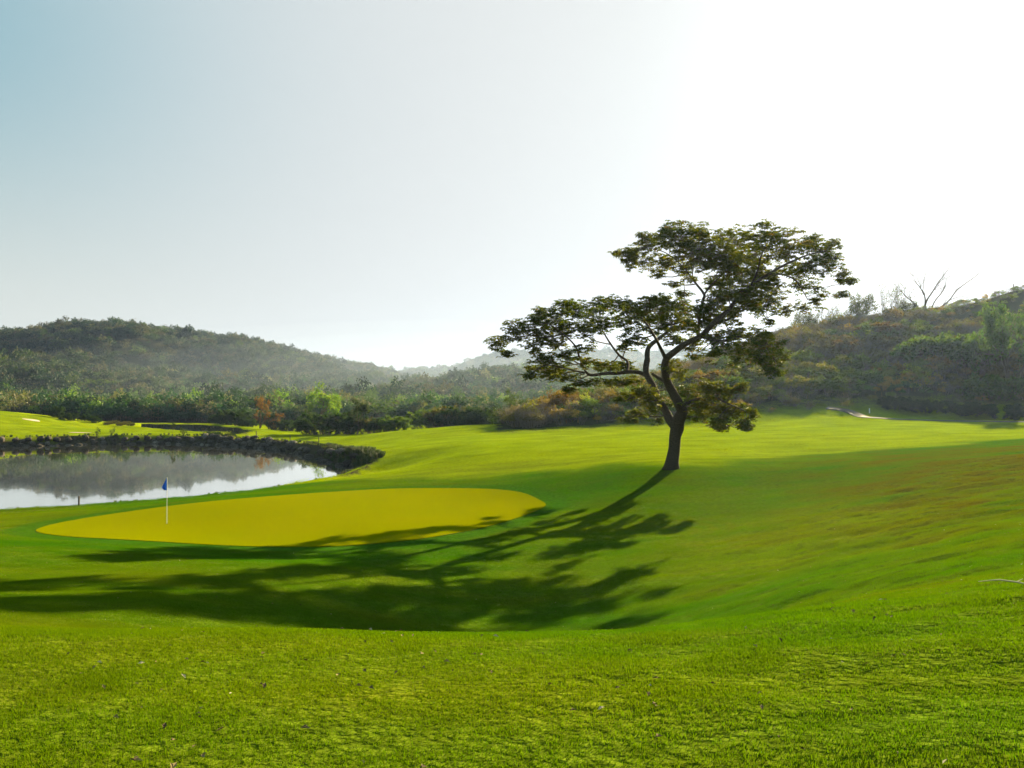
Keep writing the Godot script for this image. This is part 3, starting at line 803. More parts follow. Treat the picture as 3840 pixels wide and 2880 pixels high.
func build_woods():
	var r := RandomNumberGenerator.new()
	r.seed = 404
	var meshes := [crown_mesh(1, 9, 520, 0.075, 1.0), crown_mesh(2, 11, 560, 0.07, 0.7), crown_mesh(3, 7, 420, 0.075, 1.4), crown_mesh(4, 6, 170, 0.05, 1.1)]
	var areas := [
		["hillside_forest", "hazy mixed forest covering the large hill at left", 9500, -0.78, 0.05, 255.0, 760.0, 6.0, 11.0],
		["valley_forest", "scrubby green and brown woodland on the valley floor beyond the ponds", 2600, -0.72, 0.0, 205.0, 300.0, 4.0, 8.5],
		["ridge_forest", "misty forest on the low middle ridge left of the shade tree", 3600, -0.4, 0.45, 245.0, 455.0, 4.5, 9.0],
		["distant_forest", "pale forest on the farthest blue ridge", 4200, -0.35, 0.7, 1000.0, 1750.0, 12.0, 22.0]]
	for q in areas:
		var sets := [[], [], [], []]
		var cols := [PackedColorArray(), PackedColorArray(), PackedColorArray(), PackedColorArray()]
		var n := 0
		var tries := 0
		while n < q[2] and tries < q[2] * 5:
			tries += 1
			var d := sqrt(lerpf(q[5] * q[5], q[6] * q[6], r.randf()))
			var x := lerpf(q[3], q[4], r.randf()) * d
			var z := -d + r.randf_range(-5, 5)
			var y := height(x, z)
			if q[0] == "valley_forest":
				if shore < 9.0 or hill_part > 0.4: continue
			elif hill_part < 0.03: continue
			var s := r.randf_range(q[7], q[8])
			if noise_a.get_noise_2d(x * 0.9, z * 0.9) > 0.32 and r.randf() < 0.6: s *= 0.45
			var k := r.randi() % 4
			sets[k].append(Transform3D(Basis(Vector3.UP, r.randf() * TAU).scaled(Vector3(s, s * r.randf_range(0.75, 1.15), s)), Vector3(x, y - s * 0.08, z)))
			var c := wood_tint(r, x, z, 1.6)
			c = c * (1.6 if q[0] == "valley_forest" or q[0] == "ridge_forest" else 0.8)
			if k == 3: c = c.lerp(Color(0.16, 0.135, 0.085), 0.7)
			cols[k].append(c)
			n += 1
		for k in 4:
			if sets[k].size(): scatter(q[0], q[1], meshes[k], sets[k], cols[k], "forest")
	# brush on the near hill at right
	var sets := [[], [], [], []]
	var cols := [PackedColorArray(), PackedColorArray(), PackedColorArray(), PackedColorArray()]
	var twigs := []
	var tcol := PackedColorArray()
	for k in 5200:
		var d := r.randf_range(112, 205)
		var x := r.randf_range(0.0, 0.72) * d
		var z := -d
		var y := height(x, z)
		if hill_part < 0.05 or on_path(x, z): continue
		if hill_part < 0.17 and r.randf() < 0.75: continue
		var u := x / d
		var open := smoothstep(0.42, 0.52, u) * smoothstep(0.55, 0.8, hill_part)
		if r.randf() < open * 0.5: continue
		var s := r.randf_range(1.6, 4.2) * (1.0 - 0.6 * open) * lerpf(0.45, 1.0, smoothstep(0.05, 0.3, hill_part))
		var w := r.randi() % 4
		var dry := noise_b.get_noise_2d(x * 4, z * 4)
		var c := wood_tint(r, x, z, 5.0) * Color(3.7, 2.5, 0.9)
		if dry > 0.1: c = c.lerp(Color(0.17, 0.105, 0.035), 0.6)
		elif dry < -0.12: c = c.lerp(Color(0.13, 0.16, 0.022), 0.65)
		if w == 3 or (dry > 0.05 and r.randf() < 0.5):
			twigs.append(Transform3D(Basis(Vector3.UP, r.randf() * TAU).scaled(Vector3(s, s, s) * 0.9), Vector3(x, y - 0.1, z)))
			tcol.append(Color(1, 1, 1) * r.randf_range(0.7, 1.2))
			if r.randf() < 0.5: continue
		sets[w].append(Transform3D(Basis(Vector3.UP, r.randf() * TAU).scaled(Vector3(s, s * r.randf_range(0.6, 0.95), s)), Vector3(x, y + s * 0.04, z)))
		cols[w].append(c)
	for w in 4: scatter("hillside_brush", "dense green and rust-brown brush covering the hill at right", meshes[w], sets[w], cols[w], "brush")
	scatter("dry_brush", "leafless grey-brown twigs among the brush on the right hill", proto["shrub_twig"][0], twigs, tcol, "brush")

# ---------------------------------------------------------------- the shade tree
func build_shade_tree():
	var base := Vector3(9.25, 0, -52.0)
	base.y = height(base.x, base.z)
	var t := thing("shade_tree", base, "large spreading shade tree with forked trunk standing on the mown mound", "tree")
	var r := RandomNumberGenerator.new()
	r.seed = 77
	var bark := Color(0.105, 0.082, 0.055)
	var nodes: Array = []
	var at := 0
	for l in LIMB_SIZES.size():
		var pts := []
		var rads := []
		for k in LIMB_SIZES[l]:
			pts.append(Vector3(LIMBS[at], LIMBS[at + 1], LIMBS[at + 2])); rads.append(LIMBS[at + 3])
			at += 4
		var sm := smooth_line(pts, rads, 5)
		var b := Buf.new()
		tube(b, sm[0], sm[1], 14 if l < 2 else 9, bark, 0.16)
		part("trunk" if l == 0 else "branch", b.mesh(mats.bark_rough), t)
		for k in sm[0].size():
			if sm[0][k].y > 1.5: nodes.append([sm[0][k], sm[1][k]])
	var crown := Buf.new()
	var twig := Buf.new()
	for k in PADS.size() / 6:
		var c := Vector3(PADS[k * 6], PADS[k * 6 + 1], PADS[k * 6 + 2])
		var rx := PADS[k * 6 + 3]
		var ry := PADS[k * 6 + 4]
		var rz := maxf(0.25, rx * 0.95)
		var near: Array = nodes[0]
		var bd := 1e9
		for q in nodes:
			var dd: float = q[0].distance_squared_to(c) + maxf(0.0, q[0].y - c.y) * 2.0
			if dd < bd:
				bd = dd; near = q
		var start: Vector3 = near[0]
		var mid := start.lerp(c, 0.5) + Vector3(r.randf_range(-0.15, 0.15), r.randf_range(-0.2, 0.25), r.randf_range(-0.15, 0.15))
		var r0: float = minf(near[1] * 0.7, 0.045)
		var sm := smooth_line([start, mid, c], [r0, r0 * 0.7, r0 * 0.42], 4)
		tube(twig, sm[0], sm[1], 5, bark)
		var ends := maxi(2, int(round(PADS[k * 6 + 5] * (6.0 + rx * 13.0 + rx * ry * rz * 23.0))))
		var hue := clampf(0.4 + noise_c.get_noise_3d(c.x * 12, c.y * 12, c.z * 12), 0, 1)
		for e in ends:
			var n := rand_dir(r)
			var p := c + n * Vector3(rx, ry, rz) * pow(r.randf(), 0.4) * 1.08
			var s2 := c.lerp(p, 0.15)
			var md := s2.lerp(p, 0.5) + rand_dir(r) * 0.08
			tube(twig, [s2, md, p], [0.014, 0.010, 0.005], 3, bark)
			var cl := 3 + r.randi() % 4
			for q in cl:
				var pc := p + rand_dir(r) * Vector3(0.4, 0.22, 0.4) * r.randf_range(0.3, 1.0)
				var col := Color(0.055, 0.08, 0.012).lerp(Color(0.16, 0.15, 0.02), clampf(hue * 0.7 + r.randf_range(-0.3, 0.4), 0, 1))
				if r.randf() < 0.07: col = Color(0.13, 0.09, 0.02)
				var lc := 6 + r.randi() % 3
				for z in lc:
					var a := TAU * (z + r.randf() * 0.6) / lc
					var d := Vector3(cos(a), r.randf_range(-0.55, 0.35), sin(a)).normalized()
					leaf(crown, pc, d, Vector3.UP + rand_dir(r) * 0.4, r.randf_range(0.15, 0.25), r.randf_range(0.085, 0.13), col * r.randf_range(0.8, 1.2))
	part("twigs", twig.mesh(mats.bark), t)
	part("crown", crown.mesh(mats.leaf), t)
	print("shade tree leaf triangles ", crown.v.size() / 3)

func build_bare_tree():
	var x := 87.92
	var z := -188.0
	var t := thing("bare_tree", Vector3(x, height(x, z) - 0.1, z), "leafless pale tree with wide bare branches on the right hill crest", "tree")
	var r := RandomNumberGenerator.new()
	r.seed = 12
	var limbs := [
		[Vector3(-0.3, 0, 0), Vector3(-0.25, 2.8, 0.1), Vector3(-0.5, 4.6, 0.4), Vector3(-1.6, 6.2, 0.9), Vector3(-3.0, 7.6, 1.4)],
		[Vector3(-0.3, 2.4, 0), Vector3(0.5, 4.0, -0.5), Vector3(1.8, 5.6, -1.0), Vector3(3.2, 7.6, -1.4), Vector3(5.4, 10.4, -1.6)],
		[Vector3(-0.5, 0.2, 0.1), Vector3(-1.6, 1.4, 0.9), Vector3(-3.4, 3.0, 1.6), Vector3(-5.2, 4.4, 2.0), Vector3(-6.6, 5.8, 2.2)],
		[Vector3(0.6, 0, 0.1), Vector3(2.4, 1.5, -0.6), Vector3(5.4, 3.8, -1.2), Vector3(7.4, 6.2, -1.4), Vector3(10.6, 8.6, -1.2)],
		[Vector3(0.7, 0.5, 0), Vector3(1.3, 3.2, 0.8), Vector3(2.6, 5.2, 1.5), Vector3(3.2, 6.4, 1.8)]]
	var o := {"wob": 0.25, "lift": 0.08, "taper": 0.7, "kids": 2, "spread": 0.6, "shrink": 0.72, "bark": Color(0.15, 0.12, 0.085)}
	for l in limbs.size():
		var b := Buf.new()
		var rad: float = 0.22 if l < 4 else 0.15
		var sm := smooth_line(limbs[l], [rad, rad * 0.8, rad * 0.62, rad * 0.45, rad * 0.25].slice(0, limbs[l].size()), 4)
		tube(b, sm[0], sm[1], 7, o.bark)
		for k in range(6, sm[0].size(), 2):
			var d: Vector3 = (sm[0][mini(k + 1, sm[0].size() - 1)] - sm[0][k - 1]).normalized()
			d = (d + rand_dir(r) * 0.65 + Vector3(0, 0.25, 0)).normalized()
			grow(b, r, sm[0][k], d, r.randf_range(1.2, 2.2), maxf(sm[1][k] * 0.6, 0.05), 2, [], o)
		part("trunk" if l == 0 else "branch", b.mesh(mats.bark), t)

# ---------------------------------------------------------------- rocks, flag, stakes, path
func rock_mesh(seed_: int, m: Material) -> ArrayMesh:
	var s := SphereMesh.new()
	s.radial_segments = 9; s.rings = 5; s.radius = 0.5; s.height = 1.0
	var a: Array = s.get_mesh_arrays()
	var n := FastNoiseLite.new()
	n.seed = seed_; n.frequency = 0.9; n.noise_type = FastNoiseLite.TYPE_CELLULAR
	var v: PackedVector3Array = a[Mesh.ARRAY_VERTEX]
	var idx: PackedInt32Array = a[Mesh.ARRAY_INDEX]
	for k in v.size(): v[k] = v[k] * (1.0 + 0.45 * n.get_noise_3dv(v[k] * 2.0)) * Vector3(1.15, 0.8, 0.9)
	var b := Buf.new()
	for k in idx.size() / 3: b.tri(v[idx[k * 3]], v[idx[k * 3 + 1]], v[idx[k * 3 + 2]], Color.WHITE)
	return b.mesh(m)

func build_bank():
	var r := RandomNumberGenerator.new()
	r.seed = 900
	var tones := []
	for k in 4:
		var m := paint("rock_%d" % k, [lin(0.10, 0.085, 0.065), lin(0.07, 0.06, 0.045), lin(0.15, 0.125, 0.10), lin(0.24, 0.21, 0.17)][k], 0.95)
		m.albedo_texture = noise_tex(0.03, ramp([Color(0.55, 0.55, 0.52), Color(1, 1, 1)], [0.3, 0.7]), 70 + k, false, 4.0, 256)
		m.uv1_triplanar = true; m.uv1_world_triplanar = true; m.uv1_scale = Vector3(0.8, 0.8, 0.8)
		tones.append(m)
	var meshes := []
	for k in 12: meshes.append(rock_mesh(30 + k, tones[[0, 0, 1, 1, 2, 0, 1, 2, 0, 1, 2, 3][k]]))
	var t := thing("rock_bank", Vector3(-48, 0.0, -126.0), "dark rubble rock bank along the far shore of the pond", "bank")
	var tuft := proto_bank_grass()
	var sets := []
	var cols := PackedColorArray()
	var count := 0
	var run := 0.0
	for k in range(8, 16):
		var a := pond_poly[k]
		var b := pond_poly[k + 1]
		var len := a.distance_to(b)
		var out := Vector2(b.y - a.y, -(b.x - a.x)).normalized()
		if Geometry2D.is_point_in_polygon((a + b) * 0.5 + out, pond_poly): out = -out
		var s := 0.0
		while s < len:
			var far := smoothstep(10.0, 45.0, run)
			for row in 3:
				if count >= 298: break
				if r.randf() > lerpf(0.3, 1.0, far): continue
				var off: float = [-0.15, 0.55, 1.15][row] + r.randf_range(-0.2, 0.2)
				var p := a.lerp(b, s / len) + out * off + (b - a).normalized() * r.randf_range(-0.4, 0.4)
				var y := height(p.x, p.y)
				var sz := r.randf_range(0.8, 1.6)
				var o := part("rock", meshes[11 if r.randf() < 0.05 else r.randi() % 11], t)
				o.position = Vector3(p.x, y + 0.12 * sz, p.y) - t.position
				o.rotation = Vector3(r.randf_range(-0.4, 0.4), r.randf() * TAU, r.randf_range(-0.4, 0.4))
				o.scale = Vector3(sz, sz * r.randf_range(0.65, 1.0), sz)
				count += 1
			s += 1.12; run += 1.12
	# long grass hanging over the bank
	run = 0.0
	for k in range(6, 16):
		var a := pond_poly[k]
		var b := pond_poly[k + 1]
		var out := Vector2(b.y - a.y, -(b.x - a.x)).normalized()
		if Geometry2D.is_point_in_polygon((a + b) * 0.5 + out, pond_poly): out = -out
		var n := int(a.distance_to(b) * 14.0)
		for q in n:
			var f := r.randf()
			var wild := 1.0 - smoothstep(10.0, 42.0, run + f * a.distance_to(b))
			if r.randf() > lerpf(0.22, 1.0, wild): continue
			var off := r.randf_range(0.1, 2.7) if r.randf() < wild else r.randf_range(1.5, 2.4)
			if k < 7: off = r.randf_range(0.2, 1.0)
			var p := a.lerp(b, f) + out * off
			var y := height(p.x, p.y)
			if y < -0.05: continue
			var sc := r.randf_range(0.5, 1.15) * lerpf(0.6, 1.0, wild) * (0.5 if k < 7 else 1.0)
			sets.append(Transform3D(Basis(Vector3.UP, r.randf() * TAU).scaled(Vector3(sc, sc, sc)), Vector3(p.x, y, p.y)))
			cols.append(Color(0.035, 0.065, 0.012).lerp(Color(0.10, 0.095, 0.03), r.randf() * r.randf() * 1.2))
		run += a.distance_to(b)
	scatter("bank_grass", "long dark grass hanging over the far bank of the pond", tuft, sets, cols)
	# scruffy edge of the near shore
	sets = []
	cols = PackedColorArray()
	for k in 7:
		var a := pond_poly[k]
		var b := pond_poly[k + 1]
		var out := Vector2(b.y - a.y, -(b.x - a.x)).normalized()
		if Geometry2D.is_point_in_polygon((a + b) * 0.5 + out, pond_poly): out = -out
		for q in int(a.distance_to(b) * 16.0):
			var p := a.lerp(b, r.randf()) + out * r.randf_range(-0.1, 0.9)
			if noise_a.get_noise_2d(p.x * 20, p.y * 20) < -0.05: continue
			var sc := r.randf_range(0.15, 0.42)
			sets.append(Transform3D(Basis(Vector3.UP, r.randf() * TAU).scaled(Vector3(sc, sc, sc)), Vector3(p.x, height(p.x, p.y) - 0.02, p.y)))
			cols.append(Color(0.06, 0.12, 0.01).lerp(Color(0.13, 0.12, 0.03), r.randf()))
	scatter("shore_grass", "scruffy grass along the near edge of the pond", tuft, sets, cols)

func proto_bank_grass() -> ArrayMesh:
	var r := RandomNumberGenerator.new()
	r.seed = 61
	var b := Buf.new()
	for k in 46:
		var a := r.randf() * TAU
		var out := Vector3(cos(a), 0, sin(a))
		var p := out * r.randf() * 0.18
		var h := r.randf_range(0.35, 0.75)
		var l := r.randf_range(0.15, 0.55)
		var w := out.cross(Vector3.UP) * 0.02
		var s := r.randf_range(0.7, 1.3)
		var q := p + out * l * 0.4 + Vector3(0, h * 0.75, 0)
		b.tri(p - w, p + w, q + w * 0.8, Color(s, s, s)); b.tri(p - w, q + w * 0.8, q - w * 0.8, Color(s, s, s))
		b.tri(q - w * 0.8, q + w * 0.8, p + out * l + Vector3(0, h * r.randf_range(0.5, 1.0), 0), Color(s, s, s))
	return b.mesh(mats.far_leaf)

func post(called: String, x: float, z: float, tall: float, rad: float, m: Material, label: String, category: String, group := "", lean := 0.0):
	var b := Buf.new()
	tube(b, [Vector3(0, -0.1, 0), Vector3(0, tall * 0.5, 0), Vector3(0, tall * 0.94, 0), Vector3(0, tall, 0)], [rad, rad, rad * 0.95, rad * 0.6], 8, Color.WHITE)
	var o := part(called, b.mesh(m), self)
	o.position = Vector3(x, height(x, z), z)
	o.rotation.z = lean
	tag(o, label, category, group)

func build_flag():
	var p := Vector3(-15.92, 0, -41.0)
	p.y = height(p.x, p.z) + 0.022
	var t := thing("golf_flag", p, "white flagstick with limp dark blue flag in the putting green", "flag")
	var b := Buf.new()
	tube(b, [Vector3(0, -0.02, 0), Vector3(0, 1.2, 0), Vector3(0.0, 2.13, 0)], [0.016, 0.014, 0.011], 10, Color.WHITE)
	part("flagstick", b.mesh(paint("stick", lin(0.75, 0.74, 0.70), 0.4)), t)
	var c := Buf.new()
	# limp cloth: a triangle of folds gathered down the stick
	var rows := 14
	var colsn := 10
	for side in 2:
		for j in rows + 1:
			var v := float(j) / rows
			for i in colsn + 1:
				var u := float(i) / colsn
				var wide := 0.05 + 0.2 * minf(v * 1.35, 1.0) - 0.10 * maxf(0.0, v - 0.78) / 0.22
				var drop := 0.1 * u
				var x := -u * wide
				var z := 0.035 * sin(u * 9.0 + v * 2.0) * u * (0.5 + v) + 0.003 * (1 - 2 * side)
				c.v.append(Vector3(x - 0.012, 2.11 - v * 0.58 - drop * (1 - v), z))
		for j in rows:
			for i in colsn:
				var k := side * (rows + 1) * (colsn + 1) + j * (colsn + 1) + i
				c.i.append_array(PackedInt32Array([k, k + 1, k + colsn + 1, k + 1, k + colsn + 2, k + colsn + 1]))
	var m := paint("flag_cloth", lin(0.003, 0.03, 0.10), 0.8)
	m.backlight_enabled = true
	m.backlight = Color(0.3, 0.5, 0.8)
	part("flag_cloth", c.mesh(m), t)
	var hole := Buf.new()
	for k in 20:
		var a := TAU * k / 20
		var a2 := TAU * (k + 1) / 20
		hole.tri(Vector3(0, 0.004, 0), Vector3(cos(a), 0, sin(a)) * 0.054 + Vector3(0, 0.004, 0), Vector3(cos(a2), 0, sin(a2)) * 0.054 + Vector3(0, 0.004, 0), Color.WHITE)
	part("cup", hole.mesh(paint("cup", lin(0.02, 0.02, 0.015), 0.9)), t)

var bunkers := [[-84.35, -156.0, 1.4, 1.3], [-66.23, -136.0, 1.7, 0.55]]
func in_bunker(x: float, z: float) -> bool:
	for q in bunkers:
		if pow((x - q[0]) / q[2], 2) + pow((z - q[1]) / q[3], 2) < 1.0: return true
	return false

func build_bunkers():
	var m := paint("sand", lin(0.42, 0.36, 0.25), 1.0)
	for k in 2:
		var q: Array = bunkers[k]
		var b := Buf.new()
		for j in 24:
			var a := TAU * j / 24
			var a2 := TAU * (j + 1) / 24
			var f := func(ang: float, s: float) -> Vector3:
				var wob: float = 1.0 + 0.16 * sin(ang * 3 + k)
				var x: float = q[0] + cos(ang) * q[2] * s * wob
				var z: float = q[1] + sin(ang) * q[3] * s * wob
				return Vector3(x, height(x, z) + 0.06, z)
			b.tri(f.call(a, 0.0), f.call(a, 1.0), f.call(a2, 1.0), Color.WHITE)
		tag(part("sand_bunker", b.mesh(m), self), ["small pale sand bunker on the left green slope", "thin sand bunker just above the rock bank"][k], "bunker", "", "structure")

func build_path():
	var m := paint("path", lin(0.13, 0.115, 0.095), 0.9)
	m.albedo_texture = noise_tex(0.05, ramp([Color(0.8, 0.8, 0.78), Color(1, 1, 1)], [0.3, 0.7]), 44, false, 4.0, 256)
	m.uv1_triplanar = true; m.uv1_world_triplanar = true
	var b := Buf.new()
	var line := []
	for k in path_line.size() - 1:
		for s in 8: line.append(path_line[k].cubic_interpolate(path_line[k + 1], path_line[maxi(k - 1, 0)], path_line[mini(k + 2, path_line.size() - 1)], s / 8.0))
	for k in line.size():
		var t: Vector3 = (line[mini(k + 1, line.size() - 1)] - line[maxi(k - 1, 0)]).normalized()
		var s := Vector3(-t.z, 0, t.x)
		for j in 4:
			var off: float = [-0.95, -0.9, 0.9, 0.95][j]
			var p: Vector3 = line[k] + s * off
			p.y = height(p.x, p.z) + (0.10 if j == 1 or j == 2 else -0.05)
			b.v.append(p)
	for k in line.size() - 1:
		for j in 3:
			var p := k * 4 + j
			b.i.append_array(PackedInt32Array([p, p + 4, p + 1, p + 1, p + 4, p + 5]))
	tag(part("cart_path", b.mesh(m), self), "narrow pale concrete cart path at the foot of the right hill", "path", "", "structure")

func build_twig():
	var x := 5.05
	var z := -9.0
	var b := Buf.new()
	var y := height(x, z) + 0.04
	tube(b, [Vector3(-0.28, 0.01, -0.1), Vector3(-0.1, 0.04, -0.04), Vector3(0.05, 0.03, 0.03), Vector3(0.22, 0.0, 0.12)], [0.004, 0.007, 0.008, 0.005], 6, Color.WHITE)
	tube(b, [Vector3(0.03, 0.03, 0.03), Vector3(0.14, 0.05, -0.04)], [0.005, 0.002], 5, Color.WHITE)
	var o := part("fallen_twig", b.mesh(paint("dead_wood", lin(0.42, 0.36, 0.26), 0.9)), self)
	o.position = Vector3(x, y, z)
	tag(o, "pale dead twig lying on the grass at the right edge", "twig")

func build_litter():
	# dead leaves and clippings lying on the near slope
	var r := RandomNumberGenerator.new()
	r.seed = 5150
	var b := Buf.new()
	leaf(b, Vector3(-0.5, 0, 0), Vector3(0.96, 0.1, 0.1).normalized(), Vector3(0.1, 1, 0.2).normalized(), 1.0, 0.5, Color.WHITE)
	leaf(b, Vector3(-0.3, 0.05, 0.1), Vector3(0.6, 0.3, -0.5).normalized(), Vector3(0.4, 1, 0.2).normalized(), 0.6, 0.25, Color(0.8, 0.8, 0.8))
	var xf := []
	var cols := PackedColorArray()
	for k in 1000:
		var d := lerpf(4.0, 34.0, pow(r.randf(), 1.3))
		var x := r.randf_range(-0.62, 0.62) * d
		if green_distance(x, -d) < 0.5: continue
		if noise_b.get_noise_2d(x * 40, d * 40) < r.randf_range(-0.3, 0.25): continue
		var s := r.randf_range(0.02, 0.065)
		xf.append(Transform3D(Basis(Vector3(r.randf_range(-0.3, 0.3), 1, r.randf_range(-0.3, 0.3)).normalized(), r.randf() * TAU).scaled(Vector3(s, s, s)), Vector3(x, height(x, -d) + r.randf_range(0.018, 0.034), -d)))
		cols.append(Color(0.28, 0.21, 0.09).lerp(Color(0.05, 0.035, 0.015), r.randf()) if r.randf() < 0.8 else Color(0.45, 0.40, 0.28))
	scatter("leaf_litter", "scattered dead leaves and clippings on the near grass", b.mesh(mats.bark), xf, cols, "leaves")

func build_mist():
	# morning mist lying in the valley between the hills
	for k in 6:
		var f := FogVolume.new()
		f.name = numbered("valley_mist")
		f.shape = RenderingServer.FOG_VOLUME_SHAPE_ELLIPSOID
		var t := k / 5.0
		f.size = Vector3(lerpf(220, 520, t), lerpf(34, 104, t), lerpf(420, 720, t))
		var m := FogMaterial.new()
		m.density = 0.00015
		m.albedo = Color(0.80, 0.88, 1.0)
		f.material = m
		add_child(f)
		f.position = Vector3(lerpf(20, -30, t), -6, lerpf(-395, -545, t))
		tag(f, "pale morning mist in the valley between the hills", "mist", "mist in the valley", "stuff")

# ---------------------------------------------------------------- sky
func sky_image(sun: Vector3) -> Image:
	var w := 512
	var h := 256
	var im := Image.create(w, h, false, Image.FORMAT_RGBF)
	for j in h:
		var el := PI * (0.5 - (j + 0.5) / h)
		for i in w:
			var az := TAU * (i + 0.5) / w
			# the panorama's left edge looks along -z
			var d := Vector3(sin(az) * cos(el), sin(el), -cos(az) * cos(el))
			var e := rad_to_deg(maxf(el, 0.0))
			var th := rad_to_deg(acos(clampf(d.dot(sun), -1, 1)))
			var low := Vector3(0.76, 0.78, 0.71)
			var mid := Vector3(0.25, 0.47, 0.55)
			var top := Vector3(0.20, 0.37, 0.48)
			var c := low.lerp(mid, smoothstep(0.0, 21.0, e))
			c = c.lerp(top, smoothstep(30.0, 80.0, e))
			c = c.lerp(Vector3(0.76, 0.78, 0.775), 0.95 * exp(-pow(th / 50.0, 6.0)))
			c += Vector3(1.0, 0.93, 0.80) * (0.9 * exp(-pow(th / 9.0, 2.0)) + 0.22 * exp(-pow(th / 20.0, 2.0)))
			im.set_pixel(i, j, Color(c.x, c.y, c.z) * SKY_LEVEL)
	return im

const EXPOSURE := 4.8
const SKY_LEVEL := 0.205

func _ready():
	# camera
	var cam := Camera3D.new()
	cam.name = "camera"
	add_child(cam)
	cam.position = EYE
	cam.rotation_degrees = Vector3(0.85, 0, 0)
	cam.fov = 46.82
	cam.near = 0.1
	cam.far = 6000.0
	cam.current = true
	# sun, low behind the hill at right
	var az := deg_to_rad(28.0)
	var el := deg_to_rad(18.3)
	var to_sun := Vector3(sin(az) * cos(el), sin(el), -cos(az) * cos(el))
	var sun := DirectionalLight3D.new()
	sun.name = "sun"
	add_child(sun)
	sun.look_at_from_position(to_sun * 100.0, Vector3.ZERO)
	sun.light_color = Color(1.0, 0.91, 0.70)
	sun.light_energy = 1.6
	sun.light_angular_distance = 0.55
	sun.shadow_enabled = true
	# sky and air
	var env := Environment.new()
	env.background_mode = Environment.BG_SKY
	var sky := Sky.new()
	var pano := PanoramaSkyMaterial.new()
	pano.panorama = ImageTexture.create_from_image(sky_image(to_sun))
	sky.sky_material = pano
	env.sky = sky
	env.tonemap_mode = Environment.TONE_MAPPER_LINEAR
	env.tonemap_exposure = EXPOSURE
	env.sdfgi_enabled = true
	env.ssao_enabled = true
	env.ssil_enabled = true
	env.volumetric_fog_enabled = true
	env.volumetric_fog_density = 0.0001
	env.volumetric_fog_albedo = Color(0.66, 0.77, 1.0)
	env.volumetric_fog_anisotropy = 0.55
	env.volumetric_fog_length = 2000.0
	var we := WorldEnvironment.new()
	we.name = "environment"
	we.environment = env
	add_child(we)

	RNG.seed = 20240
	noise_a.seed = 3; noise_a.frequency = 0.012; noise_a.fractal_octaves = 3
	noise_b.seed = 8; noise_b.frequency = 0.008; noise_b.fractal_octaves = 4
	noise_c.seed = 5; noise_c.frequency = 0.02; noise_c.fractal_octaves = 2
	for q in [[POND, pond_poly], [FAR_POND, far_poly], [GREEN, green_poly]]:
		var p := PackedVector2Array()
		for k in q[0].size() / 2: p.append(Vector2(q[0][k * 2], q[0][k * 2 + 1]))
		if q[0] == POND: pond_poly = p
		elif q[0] == FAR_POND: far_poly = p
		else: green_poly = smooth_loop(p, 5)
	path_line = [Vector3(42.06, 0, -118.5), Vector3(44.21, 0, -117), Vector3(45.45, 0, -112.5), Vector3(49.25, 0, -110.5), Vector3(55.02, 0, -110.5), Vector3(63.21, 0, -109.5), Vector3(72.94, 0, -108), Vector3(81.20, 0, -107)]
	var t0 := Time.get_ticks_msec()
	solve_ground()
	print("ground solved ", Time.get_ticks_msec() - t0)
	build_ground()
	print("ground built ", Time.get_ticks_msec() - t0)
	build_water()
	build_green()
	build_bunkers()
	build_path()
	print("green ", Time.get_ticks_msec() - t0)

	paint("bark", Color.WHITE, 0.95, true)
	var br := paint("bark_rough", Color.WHITE, 0.95, true)
	br.albedo_texture = noise_tex(0.04, ramp([Color(0.6, 0.58, 0.55), Color(1, 1, 1)], [0.3, 0.7]), 33)
	br.heightmap_enabled = true
	br.heightmap_texture = noise_tex(0.05, null, 34)
	br.heightmap_scale = 3.0
	br.uv1_triplanar = true; br.uv1_scale = Vector3(1.2, 0.5, 1.2)
	var lf := paint("leaf", Color.WHITE, 0.6, true)
	lf.metallic_specular = 0.2
	lf.backlight_enabled = true
	lf.backlight = Color(0.95, 1.0, 0.4)
	var ff := paint("far_leaf", Color.WHITE, 0.7, true)
	ff.backlight_enabled = true
	ff.backlight = Color(0.7, 0.75, 0.35)
	make_protos()
	print("protos ", Time.get_ticks_msec() - t0)
	build_shade_tree()
	build_woods()
	print("woods ", Time.get_ticks_msec() - t0)
	build_bank()
	build_flag()
	build_twig()
	build_litter()
	build_bare_tree()
	build_mist()
	place_things()
	build_grass()
	print("all ", Time.get_ticks_msec() - t0)

func smooth_loop(p: PackedVector2Array, per: int) -> PackedVector2Array:
	var o := PackedVector2Array()
	var n := p.size()
	for k in n:
		for s in per: o.append(p[k].cubic_interpolate(p[(k + 1) % n], p[(k + n - 1) % n], p[(k + 2) % n], float(s) / per))
	return o

